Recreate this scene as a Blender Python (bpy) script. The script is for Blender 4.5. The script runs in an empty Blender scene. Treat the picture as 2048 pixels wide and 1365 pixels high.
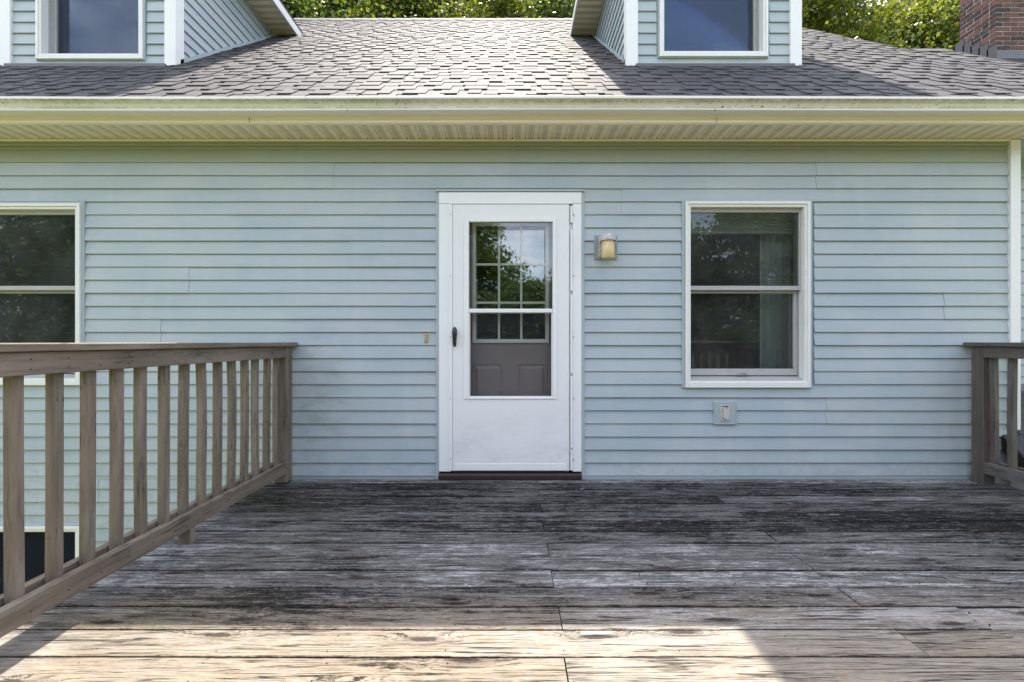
import bpy, math, random
import numpy as np
from mathutils import Vector, Matrix, Quaternion

random.seed(7)
R = math.radians
SC = bpy.context.scene
COL = SC.collection

# ------------------------------------------------------------------ camera
EYE = 1.074                       # eye height over the deck boards
CAMD = 3.48                       # camera distance from the wall plane (y = 0)
F = 891.0                         # focal length in photo pixels (2048 wide)
cd = bpy.data.cameras.new('camera')
cam = bpy.data.objects.new('camera', cd)
COL.objects.link(cam)
cam.location = (0, -CAMD, EYE)
cam.rotation_euler = (R(90), 0, 0)
cd.sensor_width = 36
cd.lens = 36 * F / 2048
cd.clip_start = 0.02
cd.clip_end = 2000
SC.camera = cam

# ------------------------------------------------------------------ sky and sun
SUN_DIR = Vector((0.014, -0.447, -0.894)).normalized()      # direction the light travels
SUN_EL = math.asin(-SUN_DIR.z)
SUN_ROT = math.atan2(-SUN_DIR.x, -SUN_DIR.y)
w = bpy.data.worlds.new('World')
SC.world = w
w.use_nodes = True
nt = w.node_tree
nt.nodes.clear()
wo = nt.nodes.new('ShaderNodeOutputWorld')
bg = nt.nodes.new('ShaderNodeBackground')
sky = nt.nodes.new('ShaderNodeTexSky')
sky.sky_type = 'NISHITA'
sky.sun_disc = False
sky.sun_elevation = SUN_EL
sky.sun_rotation = SUN_ROT
sky.air_density = 0.75
sky.dust_density = 2.2
sky.ozone_density = 0.4
tc = nt.nodes.new('ShaderNodeTexCoord')
mp = nt.nodes.new('ShaderNodeMapping')
mp.inputs['Scale'].default_value = (1.0, 1.0, 2.2)
cn = nt.nodes.new('ShaderNodeTexNoise')
cn.inputs['Scale'].default_value = 2.3
cn.inputs['Detail'].default_value = 7
cn.inputs['Roughness'].default_value = 0.58
cr = nt.nodes.new('ShaderNodeMapRange')
cr.inputs['From Min'].default_value = 0.53
cr.inputs['From Max'].default_value = 0.70
cr.inputs['To Min'].default_value = 0.16
cr.inputs['To Max'].default_value = 0.9
mx = nt.nodes.new('ShaderNodeMix')
mx.data_type = 'RGBA'
mx.inputs[7].default_value = (8.6, 8.3, 7.9, 1)
nt.links.new(tc.outputs['Generated'], mp.inputs['Vector'])
nt.links.new(mp.outputs[0], cn.inputs['Vector'])
nt.links.new(cn.outputs['Fac'], cr.inputs['Value'])
nt.links.new(cr.outputs[0], mx.inputs[0])
nt.links.new(sky.outputs[0], mx.inputs[6])
nt.links.new(mx.outputs[2], bg.inputs['Color'])
bg.inputs['Strength'].default_value = 0.15
nt.links.new(bg.outputs[0], wo.inputs['Surface'])

sd = bpy.data.lights.new('sun', 'SUN')
sd.energy = 3.0
sd.angle = R(0.53)
sd.color = (1.0, 0.92, 0.81)
sun = bpy.data.objects.new('sun', sd)
COL.objects.link(sun)
sun.rotation_euler = SUN_DIR.to_track_quat('-Z', 'Y').to_euler()
sun.location = (0, 12, 20)

vs = SC.view_settings
vs.view_transform = 'Standard'
vs.look = 'None'
vs.gamma = 1
vs.exposure = 2.05
vs.use_curve_mapping = False
SC.cycles.use_denoising = True
SC.cycles.max_bounces = 10
SC.cycles.diffuse_bounces = 4
SC.cycles.transparent_max_bounces = 12
SC.cycles.sample_clamp_indirect = 8


# ------------------------------------------------------------------ picture -> place helpers
def PX(px, d=CAMD): return (px - 1024) * d / F
def PZ(py, d=CAMD): return EYE + (682 - py) * d / F


# ------------------------------------------------------------------ mesh helpers
class MB:
    def __init__(self):
        self.v = []; self.f = []; self.a = []          # a: one random number per face

    def add(self, vs_, fs_, rnd=None):
        n = len(self.v)
        self.v.extend([tuple(p) for p in vs_])
        self.f.extend([tuple(i + n for i in f) for f in fs_])
        self.a.extend([random.random() if rnd is None else rnd] * len(fs_))

    def box(self, x0, x1, y0, y1, z0, z1, rnd=None):
        self.add([(x0, y0, z0), (x1, y0, z0), (x1, y1, z0), (x0, y1, z0),
                  (x0, y0, z1), (x1, y0, z1), (x1, y1, z1), (x0, y1, z1)],
                 [(0, 3, 2, 1), (4, 5, 6, 7), (0, 1, 5, 4), (1, 2, 6, 5), (2, 3, 7, 6), (3, 0, 4, 7)], rnd)

    def prism(self, ring0, ring1):
        n = len(ring0)
        f = [tuple(range(n))[::-1], tuple(range(n, 2 * n))]
        for i in range(n):
            j = (i + 1) % n
            f.append((i, j, n + j, n + i))
        self.add(list(ring0) + list(ring1), f)

    def profx(self, yz, x0, x1): self.prism([(x0, y, z) for y, z in yz], [(x1, y, z) for y, z in yz])
    def profy(self, xz, y0, y1): self.prism([(x, y0, z) for x, z in xz], [(x, y1, z) for x, z in xz])
    def profz(self, xy, z0, z1): self.prism([(x, y, z0) for x, y in xy], [(x, y, z1) for x, y in xy])

    def frame(self, x0, x1, z0, z1, wl, wr, wb, wt, y0, y1):
        self.box(x0, x0 + wl, y0, y1, z0, z1)
        self.box(x1 - wr, x1, y0, y1, z0, z1)
        self.box(x0 + wl, x1 - wr, y0, y1, z1 - wt, z1)
        self.box(x0 + wl, x1 - wr, y0, y1, z0, z0 + wb)

    def lathe(self, cx, cy, prof, n=24):
        vs_ = []; fs_ = []
        for (r, z) in prof:
            for k in range(n):
                a = 2 * math.pi * k / n
                vs_.append((cx + r * math.cos(a), cy + r * math.sin(a), z))
        for i in range(len(prof) - 1):
            for k in range(n):
                k2 = (k + 1) % n
                fs_.append((i * n + k, i * n + k2, (i + 1) * n + k2, (i + 1) * n + k))
        self.add(vs_, fs_)

    def mesh(self, name, m, fix=True, smooth=False):
        me = bpy.data.meshes.new(name)
        me.from_pydata(self.v, [], self.f)
        if fix:
            import bmesh
            b = bmesh.new(); b.from_mesh(me)
            bmesh.ops.recalc_face_normals(b, faces=b.faces)
            b.to_mesh(me); b.free()
        at = me.attributes.new('rnd', 'FLOAT', 'FACE')
        at.data.foreach_set('value', self.a)
        me.materials.append(m)
        if smooth:
            me.shade_smooth()
        return me


def empty(name, loc=(0, 0, 0), label=None, cat=None, group=None, parent=None):
    o = bpy.data.objects.new(name, None)
    o.empty_display_size = 0.1
    COL.objects.link(o)
    o.location = loc
    if label: o['label'] = label
    if cat: o['category'] = cat
    if group: o['group'] = group
    if parent: o.parent = parent
    return o


def link(name, me, parent=None, bevel=0, kind=None, label=None):
    o = bpy.data.objects.new(name, me)
    COL.objects.link(o)
    if parent: o.parent = parent
    if kind: o['kind'] = kind
    if label: o['label'] = label
    if bevel:
        b = o.modifiers.new('bevel', 'BEVEL')
        b.width = bevel; b.segments = 2; b.limit_method = 'ANGLE'
    return o


def obj(name, mb, m, parent=None, bevel=0, kind=None, label=None, smooth=False):
    return link(name, mb.mesh(name, m, smooth=smooth), parent, bevel, kind, label)


def tag(o, label, cat, group=None):
    o['label'] = label; o['category'] = cat
    if group: o['group'] = group
    return o


# ------------------------------------------------------------------ materials
class NT:
    """small node-tree writer"""
    def __init__(self, name):
        self.m = bpy.data.materials.new(name)
        self.m.use_nodes = True
        self.t = self.m.node_tree
        self.t.nodes.clear()
        self.out = self.t.nodes.new('ShaderNodeOutputMaterial')

    def n(self, typ, **kw):
        x = self.t.nodes.new('ShaderNode' + typ)
        for k, v in kw.items(): setattr(x, k, v)
        return x

    def set(self, sock, v):
        if isinstance(v, bpy.types.NodeSocket): self.t.links.new(v, sock)
        elif v is not None: sock.default_value = v

    def math(self, op, a, b=None, c=None, clamp=False):
        x = self.n('Math', operation=op, use_clamp=clamp)
        self.set(x.inputs[0], a); self.set(x.inputs[1], b); self.set(x.inputs[2], c)
        return x.outputs[0]

    def vmath(self, op, a, b=None):
        x = self.n('VectorMath', operation=op)
        self.set(x.inputs[0], a); self.set(x.inputs[1], b)
        return x.outputs[0]

    def mapping(self, vec, scale=(1, 1, 1), loc=(0, 0, 0)):
        x = self.n('Mapping')
        self.set(x.inputs['Vector'], vec)
        x.inputs['Scale'].default_value = scale
        x.inputs['Location'].default_value = loc
        return x.outputs[0]

    def noise(self, vec, scale=1, detail=4, rough=0.55, dist=0.0):
        x = self.n('TexNoise')
        self.set(x.inputs['Vector'], vec)
        x.inputs['Scale'].default_value = scale
        x.inputs['Detail'].default_value = detail
        x.inputs['Roughness'].default_value = rough
        x.inputs['Distortion'].default_value = dist
        return x.outputs['Fac']

    def ramp(self, v, a, b, lo=0.0, hi=1.0, smooth=True):
        x = self.n('MapRange')
        if smooth: x.interpolation_type = 'SMOOTHSTEP'
        self.set(x.inputs['Value'], v)
        self.set(x.inputs['From Min'], a); self.set(x.inputs['From Max'], b)
        self.set(x.inputs['To Min'], lo); self.set(x.inputs['To Max'], hi)
        return x.outputs[0]

    def mix(self, f, a, b, mode='MIX'):
        x = self.n('Mix', data_type='RGBA', blend_type=mode)
        self.set(x.inputs[0], f)
        for s, v in ((x.inputs[6], a), (x.inputs[7], b)):
            if isinstance(v, tuple) and len(v) == 3: v = v + (1,)
            self.set(s, v)
        return x.outputs[2]

    def obj(self): return self.n('TexCoord').outputs['Object']
    def pos(self): return self.n('NewGeometry').outputs['Position']
    def rand(self): return self.n('ObjectInfo').outputs['Random']

    def rnd(self):
        """random per face (attribute) plus random per object, wrapped to 0..1"""
        a = self.n('Attribute', attribute_name='rnd').outputs['Fac']
        return self.math('FRACT', self.math('ADD', a, self.rand()))

    def bump(self, h, strength=0.3, dist=0.002):
        x = self.n('Bump')
        x.inputs['Strength'].default_value = strength
        x.inputs['Distance'].default_value = dist
        self.set(x.inputs['Height'], h)
        return x.outputs[0]

    def bsdf(self, col, rough=0.6, normal=None, spec=0.4, metal=0.0):
        x = self.n('BsdfPrincipled')
        if isinstance(col, tuple) and len(col) == 3: col = col + (1,)
        self.set(x.inputs['Base Color'], col)
        self.set(x.inputs['Roughness'], rough)
        self.set(x.inputs['Specular IOR Level'], spec)
        self.set(x.inputs['Metallic'], metal)
        if normal is not None: self.set(x.inputs['Normal'], normal)
        return x.outputs[0]

    def done(self, sh):
        self.t.links.new(sh, self.out.inputs['Surface'])
        return self.m


def paint(name, col, rough=0.45, dirt=0.12, dirtcol=(0.25, 0.23, 0.17), scale=(3, 3, 3), spec=0.35):
    k = NT(name)
    p = k.pos()
    a = k.noise(k.mapping(p, scale), 1, 6, 0.6)
    b = k.noise(k.mapping(p, tuple(s * 9 for s in scale)), 1, 4, 0.6)
    f = k.ramp(k.math('ADD', k.math('MULTIPLY', a, 0.65), k.math('MULTIPLY', b, 0.35)), 0.45, 0.75)
    c = k.mix(k.math('MULTIPLY', f, dirt), col, dirtcol)
    return k.done(k.bsdf(c, rough, k.bump(b, 0.05, 0.002), spec))


M = {}


def m_siding(name='vinyl_siding', olive=0.0):
    k = NT(name)
    p = k.pos()
    sepv = k.n('SeparateXYZ'); k.set(sepv.inputs[0], p)
    x, y, z = sepv.outputs
    fine = k.noise(k.mapping(p, (9, 60, 130)), 1, 4, 0.6)
    blot = k.noise(k.mapping(p, (1.3, 1.3, 3.0)), 1, 5, 0.6)
    streak = k.noise(k.mapping(p, (7, 7, 1.1), (3, 0, 0)), 1, 4, 0.6)
    c = k.mix(k.ramp(blot, 0.3, 0.7), (0.335, 0.408, 0.440), (0.425, 0.470, 0.480))
    c = k.mix(k.math('MULTIPLY', k.rnd(), 0.30), c, (0.41, 0.445, 0.42))
    c = k.mix(k.math('MULTIPLY', k.ramp(streak, 0.50, 0.76), 0.18), c, (0.52, 0.56, 0.54))
    # mildew bloom beside the railing post and pale speckle elsewhere
    dx = k.math('DIVIDE', k.math('ADD', x, 1.50), 0.22)
    dz = k.math('DIVIDE', k.math('SUBTRACT', z, 0.62), 0.55)
    d2 = k.math('ADD', k.math('MULTIPLY', dx, dx), k.math('MULTIPLY', dz, dz))
    near = k.ramp(d2, 0.0, 1.6, 1.0, 0.0)
    mold = k.math('MULTIPLY', near, k.ramp(k.noise(k.mapping(p, (7, 7, 16)), 1, 8, 0.72), 0.40, 0.70))
    c = k.mix(k.math('MULTIPLY', mold, 0.40), c, (0.15, 0.155, 0.115))
    splash = k.math('MULTIPLY', k.ramp(z, 0.0, 0.34, 1.0, 0.0), k.ramp(k.noise(k.mapping(p, (9, 9, 14), (1, 0, 4)), 1, 6, 0.7), 0.42, 0.7))
    c = k.mix(k.math('MULTIPLY', splash, 0.30), c, (0.20, 0.20, 0.165))
    speck = k.ramp(k.noise(p, 55, 2, 0.5), 0.74, 0.78)
    c = k.mix(k.math('MULTIPLY', speck, 0.45), c, (0.16, 0.17, 0.13))
    if olive:          # blotchy olive tint over the whole panel
        c = k.mix(k.ramp(blot, 0.2, 0.8, olive * 0.7, olive), c, (0.28, 0.285, 0.15))
    nrm = k.bump(fine, 0.22, 0.0012)
    return k.done(k.bsdf(c, 0.42, nrm, 0.35))


BIGX, BIGY = 8.8, 2.4


def m_deck():
    k = NT('weathered_deck_wood')
    r = k.rand()
    o = k.obj()
    off = k.n('CombineXYZ')
    k.set(off.inputs[0], k.math('MULTIPLY', r, 57.0)); k.set(off.inputs[1], k.math('MULTIPLY', r, 13.0)); k.set(off.inputs[2], k.math('MULTIPLY', r, 31.0))
    v = k.vmath('ADD', o, off.outputs[0])
    p = k.pos()
    sp = k.n('SeparateXYZ'); k.set(sp.inputs[0], p)
    so = k.n('SeparateXYZ'); k.set(so.inputs[0], o)
    # knots: one voronoi cell centre in a few becomes a knot that bends the grain round it
    kv = k.mapping(v, (1.5, 7.5, 0.0))
    vor = k.n('TexVoronoi', feature='F1', voronoi_dimensions='2D')
    k.set(vor.inputs['Vector'], kv); vor.inputs['Scale'].default_value = 1.0
    cs = k.n('SeparateColor'); k.set(cs.inputs[0], vor.outputs['Color'])
    has = k.ramp(cs.outputs[0], 0.36, 0.38)
    ragged = k.math('MULTIPLY', k.math('SUBTRACT', k.noise(k.mapping(v, (30, 60, 0)), 1, 4, 0.7), 0.5), 0.14)
    dist = k.math('ADD', vor.outputs['Distance'], ragged)
    kn = k.math('MULTIPLY', k.ramp(dist, 0.04, 0.34, 1.0, 0.0), has)
    kcore = k.math('MULTIPLY', k.ramp(dist, 0.055, 0.115, 1.0, 0.0), has)
    warp = k.n('CombineXYZ')
    wob = k.noise(k.mapping(v, (1.6, 7, 0)), 1, 3, 0.5)
    k.set(warp.inputs[1], k.math('ADD', k.math('MULTIPLY', kn, 0.026), k.math('MULTIPLY', wob, 0.034)))
    wv = k.vmath('ADD', v, warp.outputs[0])
    grain = k.noise(k.mapping(wv, (2.6, 120, 4)), 1, 6, 0.7)
    grain2 = k.noise(k.mapping(wv, (10, 380, 4)), 1, 4, 0.65)
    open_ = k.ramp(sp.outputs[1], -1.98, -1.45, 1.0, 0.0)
    crack = k.noise(k.mapping(wv, (1.3, 62, 4), (9, 4, 0)), 1, 3, 0.55)
    crk = k.math('MULTIPLY', k.ramp(k.math('ABSOLUTE', k.math('SUBTRACT', crack, 0.5)), 0.004, 0.024, 1.0, 0.0),
                 k.ramp(k.noise(k.mapping(v, (3.0, 18, 0), (5, 5, 0)), 1, 4, 0.6), k.math('SUBTRACT', 0.50, k.math('MULTIPLY', open_, 0.07)), k.math('SUBTRACT', 0.60, k.math('MULTIPLY', open_, 0.07))))
    mid = k.noise(k.mapping(v, (3.0, 15, 0), (2, 8, 0)), 1, 9, 0.74)
    big = k.noise(k.mapping(p, (0.60, 1.15, 0), (BIGX, BIGY, 0)), 1, 4, 0.55)
    pat = k.noise(k.mapping(v, (15, 42, 0), (2, 8, 0)), 1, 8, 0.78)
    fleck = k.noise(k.mapping(v, (55, 260, 0), (1, 3, 0)), 1, 4, 0.7)
    # weather: mildew on the boards by the house, bleached front boards with sun warmth put into their tan
    cen = lambda n, g: k.math('MULTIPLY', k.math('SUBTRACT', n, 0.5), g)
    s = k.math('ADD', cen(big, 1.35), cen(mid, 1.5))
    s = k.math('ADD', s, cen(pat, 1.25))
    s = k.math('ADD', s, cen(grain, 1.0))
    s = k.math('ADD', s, cen(fleck, 0.95))
    s = k.math('ADD', s, cen(r, 0.36))
    # mildew keeps to the damp edges of each board
    edge = k.ramp(k.math('ABSOLUTE', so.outputs[1]), 0.050, 0.070)
    s = k.math('ADD', s, k.math('MULTIPLY', edge, 0.10))
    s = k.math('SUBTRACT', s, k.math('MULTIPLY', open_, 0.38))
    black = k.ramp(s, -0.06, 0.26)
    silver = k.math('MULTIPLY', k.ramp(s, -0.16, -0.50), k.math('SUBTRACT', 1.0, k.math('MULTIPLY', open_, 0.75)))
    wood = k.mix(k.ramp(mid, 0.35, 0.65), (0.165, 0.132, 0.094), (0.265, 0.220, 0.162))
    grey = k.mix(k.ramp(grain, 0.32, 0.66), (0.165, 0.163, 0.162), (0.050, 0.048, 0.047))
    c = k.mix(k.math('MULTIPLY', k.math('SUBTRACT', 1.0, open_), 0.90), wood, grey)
    c = k.mix(k.math('MULTIPLY', silver, 0.9), c, (0.43, 0.43, 0.425))
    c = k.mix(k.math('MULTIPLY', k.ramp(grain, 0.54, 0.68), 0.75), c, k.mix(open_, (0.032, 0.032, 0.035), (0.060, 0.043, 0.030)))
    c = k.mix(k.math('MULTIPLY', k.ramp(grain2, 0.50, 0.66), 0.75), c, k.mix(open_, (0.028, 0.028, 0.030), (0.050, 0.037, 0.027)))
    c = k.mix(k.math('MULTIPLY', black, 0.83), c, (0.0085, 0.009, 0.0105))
    chip = k.math('MULTIPLY', k.ramp(k.noise(k.mapping(v, (16, 95, 0), (6, 2, 0)), 1, 7, 0.78), 0.575, 0.64), k.math('SUBTRACT', 1.0, k.math('MULTIPLY', open_, 0.6)))
    c = k.mix(k.math('MULTIPLY', chip, 0.8), c, (0.42, 0.42, 0.415))
    rust = k.math('MULTIPLY', k.ramp(k.noise(k.mapping(v, (7, 24, 0), (3, 3, 0)), 1, 6, 0.7), 0.62, 0.72), 0.55)
    c = k.mix(rust, c, (0.085, 0.052, 0.030))
    # algae along the railing
    al = k.math('MULTIPLY', k.ramp(sp.outputs[0], -1.75, -0.7, 1.0, 0.0), k.ramp(big, 0.42, 0.6))
    c = k.mix(k.math('MULTIPLY', al, 0.35), c, (0.055, 0.052, 0.020))
    ring = k.math('SINE', k.math('MULTIPLY', dist, 130.0))
    c = k.mix(k.math('MULTIPLY', k.math('MULTIPLY', kn, k.ramp(ring, 0.0, 0.9)), 0.55), c, (0.055, 0.040, 0.030))
    c = k.mix(k.math('MULTIPLY', kcore, 0.9), c, (0.022, 0.015, 0.011))
    c = k.mix(k.math('MULTIPLY', crk, 0.92), c, (0.010, 0.008, 0.007))
    rim = k.ramp(k.math('ADD', k.math('ABSOLUTE', so.outputs[1]), k.math('MULTIPLY', cen(pat, 0.016), 1.0)), 0.0655, 0.0695)
    c = k.mix(k.math('MULTIPLY', rim, 0.92), c, (0.014, 0.012, 0.011))
    h = k.math('SUBTRACT', k.math('ADD', k.math('MULTIPLY', grain, -0.8), k.math('MULTIPLY', grain2, -0.4)), k.math('MULTIPLY', crk, 1.4))
    h = k.math('ADD', h, k.math('MULTIPLY', kcore, -0.7))
    return k.done(k.bsdf(c, 0.66, k.bump(h, 0.9, 0.005), k.math('MULTIPLY', k.math('SUBTRACT', 1.02, black), 0.24)))


def m_rail(name, axis, tint=(1, 1, 1)):
    """stained railing lumber, grain running along the given axis"""
    k = NT(name)
    r = k.rand()
    off = k.n('CombineXYZ')
    k.set(off.inputs[0], k.math('MULTIPLY', r, 41.0)); k.set(off.inputs[1], k.math('MULTIPLY', r, 17.0)); k.set(off.inputs[2], k.math('MULTIPLY', r, 29.0))
    v = k.vmath('ADD', k.obj(), off.outputs[0])
    sc = [58, 58, 58]; sc[axis] = 1.8
    sf = [210, 210, 210]; sf[axis] = 6
    sm = [9, 9, 9]; sm[axis] = 1.6
    wob = k.noise(k.mapping(v, (4, 4, 4)), 1, 2, 0.5)
    wv = k.n('VectorMath', operation='ADD'); k.set(wv.inputs[0], v)
    cw = k.n('CombineXYZ')
    for i in range(3):
        if i != axis: k.set(cw.inputs[i], k.math('MULTIPLY', wob, 0.035))
    k.set(wv.inputs[1], cw.outputs[0])
    g = k.noise(k.mapping(wv.outputs[0], tuple(sc)), 1, 5, 0.62)
    gf = k.noise(k.mapping(wv.outputs[0], tuple(sf)), 1, 3, 0.6)
    md = k.noise(k.mapping(v, tuple(sm), (3, 1, 5)), 1, 5, 0.62)
    t = lambda c: tuple(a * b for a, b in zip(c, tint))
    c = k.mix(k.ramp(md, 0.32, 0.68), t((0.138, 0.110, 0.082)), t((0.225, 0.180, 0.132)))
    c = k.mix(k.math('MULTIPLY', k.ramp(g, 0.48, 0.72), 0.55), c, t((0.060, 0.046, 0.038)))
    c = k.mix(k.math('MULTIPLY', k.ramp(gf, 0.52, 0.76), 0.35), c, t((0.050, 0.040, 0.033)))
    c = k.mix(k.math('MULTIPLY', k.ramp(md, 0.60, 0.80), k.math('MULTIPLY', r, 0.75)), c, (0.115, 0.105, 0.038))
    cs_ = [34, 34, 34]; cs_[axis] = 1.1
    ck = k.noise(k.mapping(wv.outputs[0], tuple(cs_), (7, 3, 1)), 1, 3, 0.55)
    ck = k.math('MULTIPLY', k.ramp(k.math('ABSOLUTE', k.math('SUBTRACT', ck, 0.5)), 0.004, 0.018, 1.0, 0.0), k.ramp(k.noise(v, 5, 3, 0.6), 0.50, 0.58))
    c = k.mix(k.math('MULTIPLY', ck, 0.8), c, (0.022, 0.017, 0.014))
    wr = k.ramp(k.noise(k.mapping(v, tuple(0.6 * q for q in sm), (1, 9, 2)), 1, 7, 0.72), 0.52, 0.66)
    c = k.mix(k.math('MULTIPLY', wr, 0.45), c, t((0.30, 0.27, 0.225)))
    sp = k.ramp(k.noise(v, 24, 2, 0.5), 0.73, 0.78)
    c = k.mix(k.math('MULTIPLY', sp, 0.7), c, (0.05, 0.038, 0.03))
    return k.done(k.bsdf(c, 0.62, k.bump(k.math('ADD', g, k.math('MULTIPLY', gf, 0.5)), 0.35, 0.0015), 0.4))


def m_shingle():
    k = NT('asphalt_shingle')
    p = k.pos()
    r = k.rnd()
    gran = k.noise(p, 340, 2, 0.6)
    gran2 = k.noise(p, 120, 3, 0.6)
    blot = k.noise(k.mapping(p, (0.8, 0.6, 0.6)), 1, 4, 0.6)
    c = k.mix(r, (0.050, 0.050, 0.054), (0.088, 0.086, 0.088))
    c = k.mix(k.ramp(gran, 0.42, 0.62), c, (0.035, 0.034, 0.038))
    c = k.mix(k.math('MULTIPLY', k.ramp(gran2, 0.54, 0.70), 0.6), c, (0.165, 0.158, 0.155))
    c = k.mix(k.math('MULTIPLY', k.ramp(blot, 0.5, 0.75), 0.25), c, (0.20, 0.185, 0.165))
    return k.done(k.bsdf(c, 0.82, k.bump(k.math('ADD', gran, gran2), 0.5, 0.0015), 0.22))


def m_gutter():
    k = NT('gutter_enamel')
    p = k.pos()
    s = k.n('SeparateXYZ'); k.set(s.inputs[0], p)
    z = s.outputs[2]
    n1 = k.noise(k.mapping(p, (22, 22, 40)), 1, 6, 0.7)
    n2 = k.noise(k.mapping(p, (1.1, 1, 1)), 1, 4, 0.6)
    drip = k.noise(k.mapping(p, (60, 1, 3)), 1, 4, 0.6)
    up = k.ramp(z, 2.710, 2.736)
    lo = k.ramp(z, 2.690, 2.714, 1.0, 0.0)
    band = k.math('MAXIMUM', up, lo)
    f = k.math('MULTIPLY', band, k.ramp(k.math('ADD', k.math('MULTIPLY', n1, 0.6), k.math('MULTIPLY', n2, 0.5)), 0.42, 0.66))
    f = k.math('MULTIPLY', f, k.ramp(drip, 0.2, 0.55, 0.45, 1.0))
    lip = k.math('MULTIPLY', k.ramp(z, 2.735, 2.738, 1.0, 0.0), k.ramp(z, 2.692, 2.694))
    f = k.math('MULTIPLY', f, lip)
    c = k.mix(k.math('MULTIPLY', k.ramp(n2, 0.3, 0.7), 0.3), (0.76, 0.745, 0.71), (0.69, 0.66, 0.58))
    c = k.mix(k.math('MULTIPLY', f, 0.75), c, (0.27, 0.245, 0.13))
    sp = k.math('MULTIPLY', k.ramp(k.noise(p, 44, 2, 0.6), 0.645, 0.69), k.ramp(k.noise(k.mapping(p, (1.6, 1, 1), (8, 0, 0)), 1, 2, 0.5), 0.44, 0.60))
    c = k.mix(k.math('MULTIPLY', k.math('MULTIPLY', sp, lip), 0.85), c, (0.07, 0.065, 0.045))
    return k.done(k.bsdf(c, 0.35, None, 0.4))


def m_soffit(name='vented_soffit_vinyl', ax=0, off=0.0):
    """cream vented soffit: rows of punched slots in every third of a panel"""
    k = NT(name)
    p = k.pos()
    s = k.n('SeparateXYZ'); k.set(s.inputs[0], p)
    x, y = s.outputs[ax], s.outputs[1 - ax]
    u = k.math('MODULO', k.math('ADD', x, 101.6 + off), 0.1016)
    strip = k.math('MULTIPLY', k.math('GREATER_THAN', u, 0.018), k.math('LESS_THAN', u, 0.062))
    hx = k.math('ABSOLUTE', k.math('SUBTRACT', k.math('FRACT', k.math('DIVIDE', u, 0.0110)), 0.5))
    hy = k.math('ABSOLUTE', k.math('SUBTRACT', k.math('FRACT', k.math('DIVIDE', y, 0.0130)), 0.5))
    hole = k.math('MULTIPLY', k.ramp(hx, 0.20, 0.27, 1.0, 0.0), k.ramp(hy, 0.27, 0.33, 1.0, 0.0))
    hole = k.math('MULTIPLY', hole, strip)
    n1 = k.noise(k.mapping(p, (3, 14, 3)), 1, 5, 0.65)
    c = k.mix(k.ramp(n1, 0.35, 0.7), (0.82, 0.75, 0.63), (0.75, 0.67, 0.54))
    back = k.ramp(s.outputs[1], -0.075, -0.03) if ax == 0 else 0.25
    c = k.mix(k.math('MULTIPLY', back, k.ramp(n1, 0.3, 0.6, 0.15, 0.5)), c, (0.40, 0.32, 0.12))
    c = k.mix(k.math('MULTIPLY', hole, 0.95), c, (0.06, 0.05, 0.035))
    return k.done(k.bsdf(c, 0.5, None, 0.3))


def m_glass(name, boost=1.0, tint=(0.80, 0.86, 0.84), wavy=0.0, gloss_tint=(0.96, 0.97, 1, 1), haze=0.0, rough=0.0):
    k = NT(name)
    fr = k.n('Fresnel'); fr.inputs['IOR'].default_value = 1.52
    f = k.math('MULTIPLY', fr.outputs[0], boost, clamp=True)
    tr = k.n('BsdfTransparent'); tr.inputs['Color'].default_value = tint + (1,)
    gl = k.n('BsdfGlossy'); gl.inputs['Roughness'].default_value = rough
    gl.inputs['Color'].default_value = gloss_tint
    if wavy:
        h = k.noise(k.mapping(k.pos(), (2.2, 2.2, 2.2)), 1, 2, 0.5)
        k.set(gl.inputs['Normal'], k.bump(h, wavy, 0.01))
    mxs = k.n('MixShader')
    k.set(mxs.inputs[0], f); k.t.links.new(tr.outputs[0], mxs.inputs[1]); k.t.links.new(gl.outputs[0], mxs.inputs[2])
    if haze:  # grey haze mixed over the glass to soften its reflections
        df = k.n('BsdfDiffuse'); df.inputs['Color'].default_value = (0.5, 0.52, 0.5, 1)
        m2 = k.n('MixShader')
        k.set(m2.inputs[0], k.ramp(k.noise(k.mapping(k.pos(), (3, 3, 3)), 1, 6, 0.65), 0.3, 0.75, haze * 0.5, haze * 1.4))
        k.t.links.new(mxs.outputs[0], m2.inputs[1]); k.t.links.new(df.outputs[0], m2.inputs[2])
        return k.done(m2.outputs[0])
    return k.done(mxs.outputs[0])


def m_screen(name, dens=0.45, col=(0.03, 0.03, 0.035), moire=0.0):
    k = NT(name)
    tr = k.n('BsdfTransparent')
    df = k.n('BsdfDiffuse')
    c = col
    if moire:
        p = k.pos()
        wn = k.noise(k.mapping(p, (1.6, 1.6, 2.4)), 1, 2, 0.5)
        band = k.math('SINE', k.math('MULTIPLY', wn, 210.0))
        broad = k.ramp(k.noise(k.mapping(p, (2.5, 2.5, 4.0), (7, 0, 0)), 1, 2, 0.5), 0.35, 0.7)
        f = k.math('MULTIPLY', k.ramp(band, 0.1, 1.0), k.math('MULTIPLY', broad, moire))
        c = k.mix(f, col, (0.42, 0.46, 0.52))
        k.set(df.inputs['Color'], c)
    else:
        df.inputs['Color'].default_value = col + (1,)
    mxs = k.n('MixShader')
    mxs.inputs[0].default_value = dens
    k.t.links.new(tr.outputs[0], mxs.inputs[1]); k.t.links.new(df.outputs[0], mxs.inputs[2])
    return k.done(mxs.outputs[0])


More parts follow.
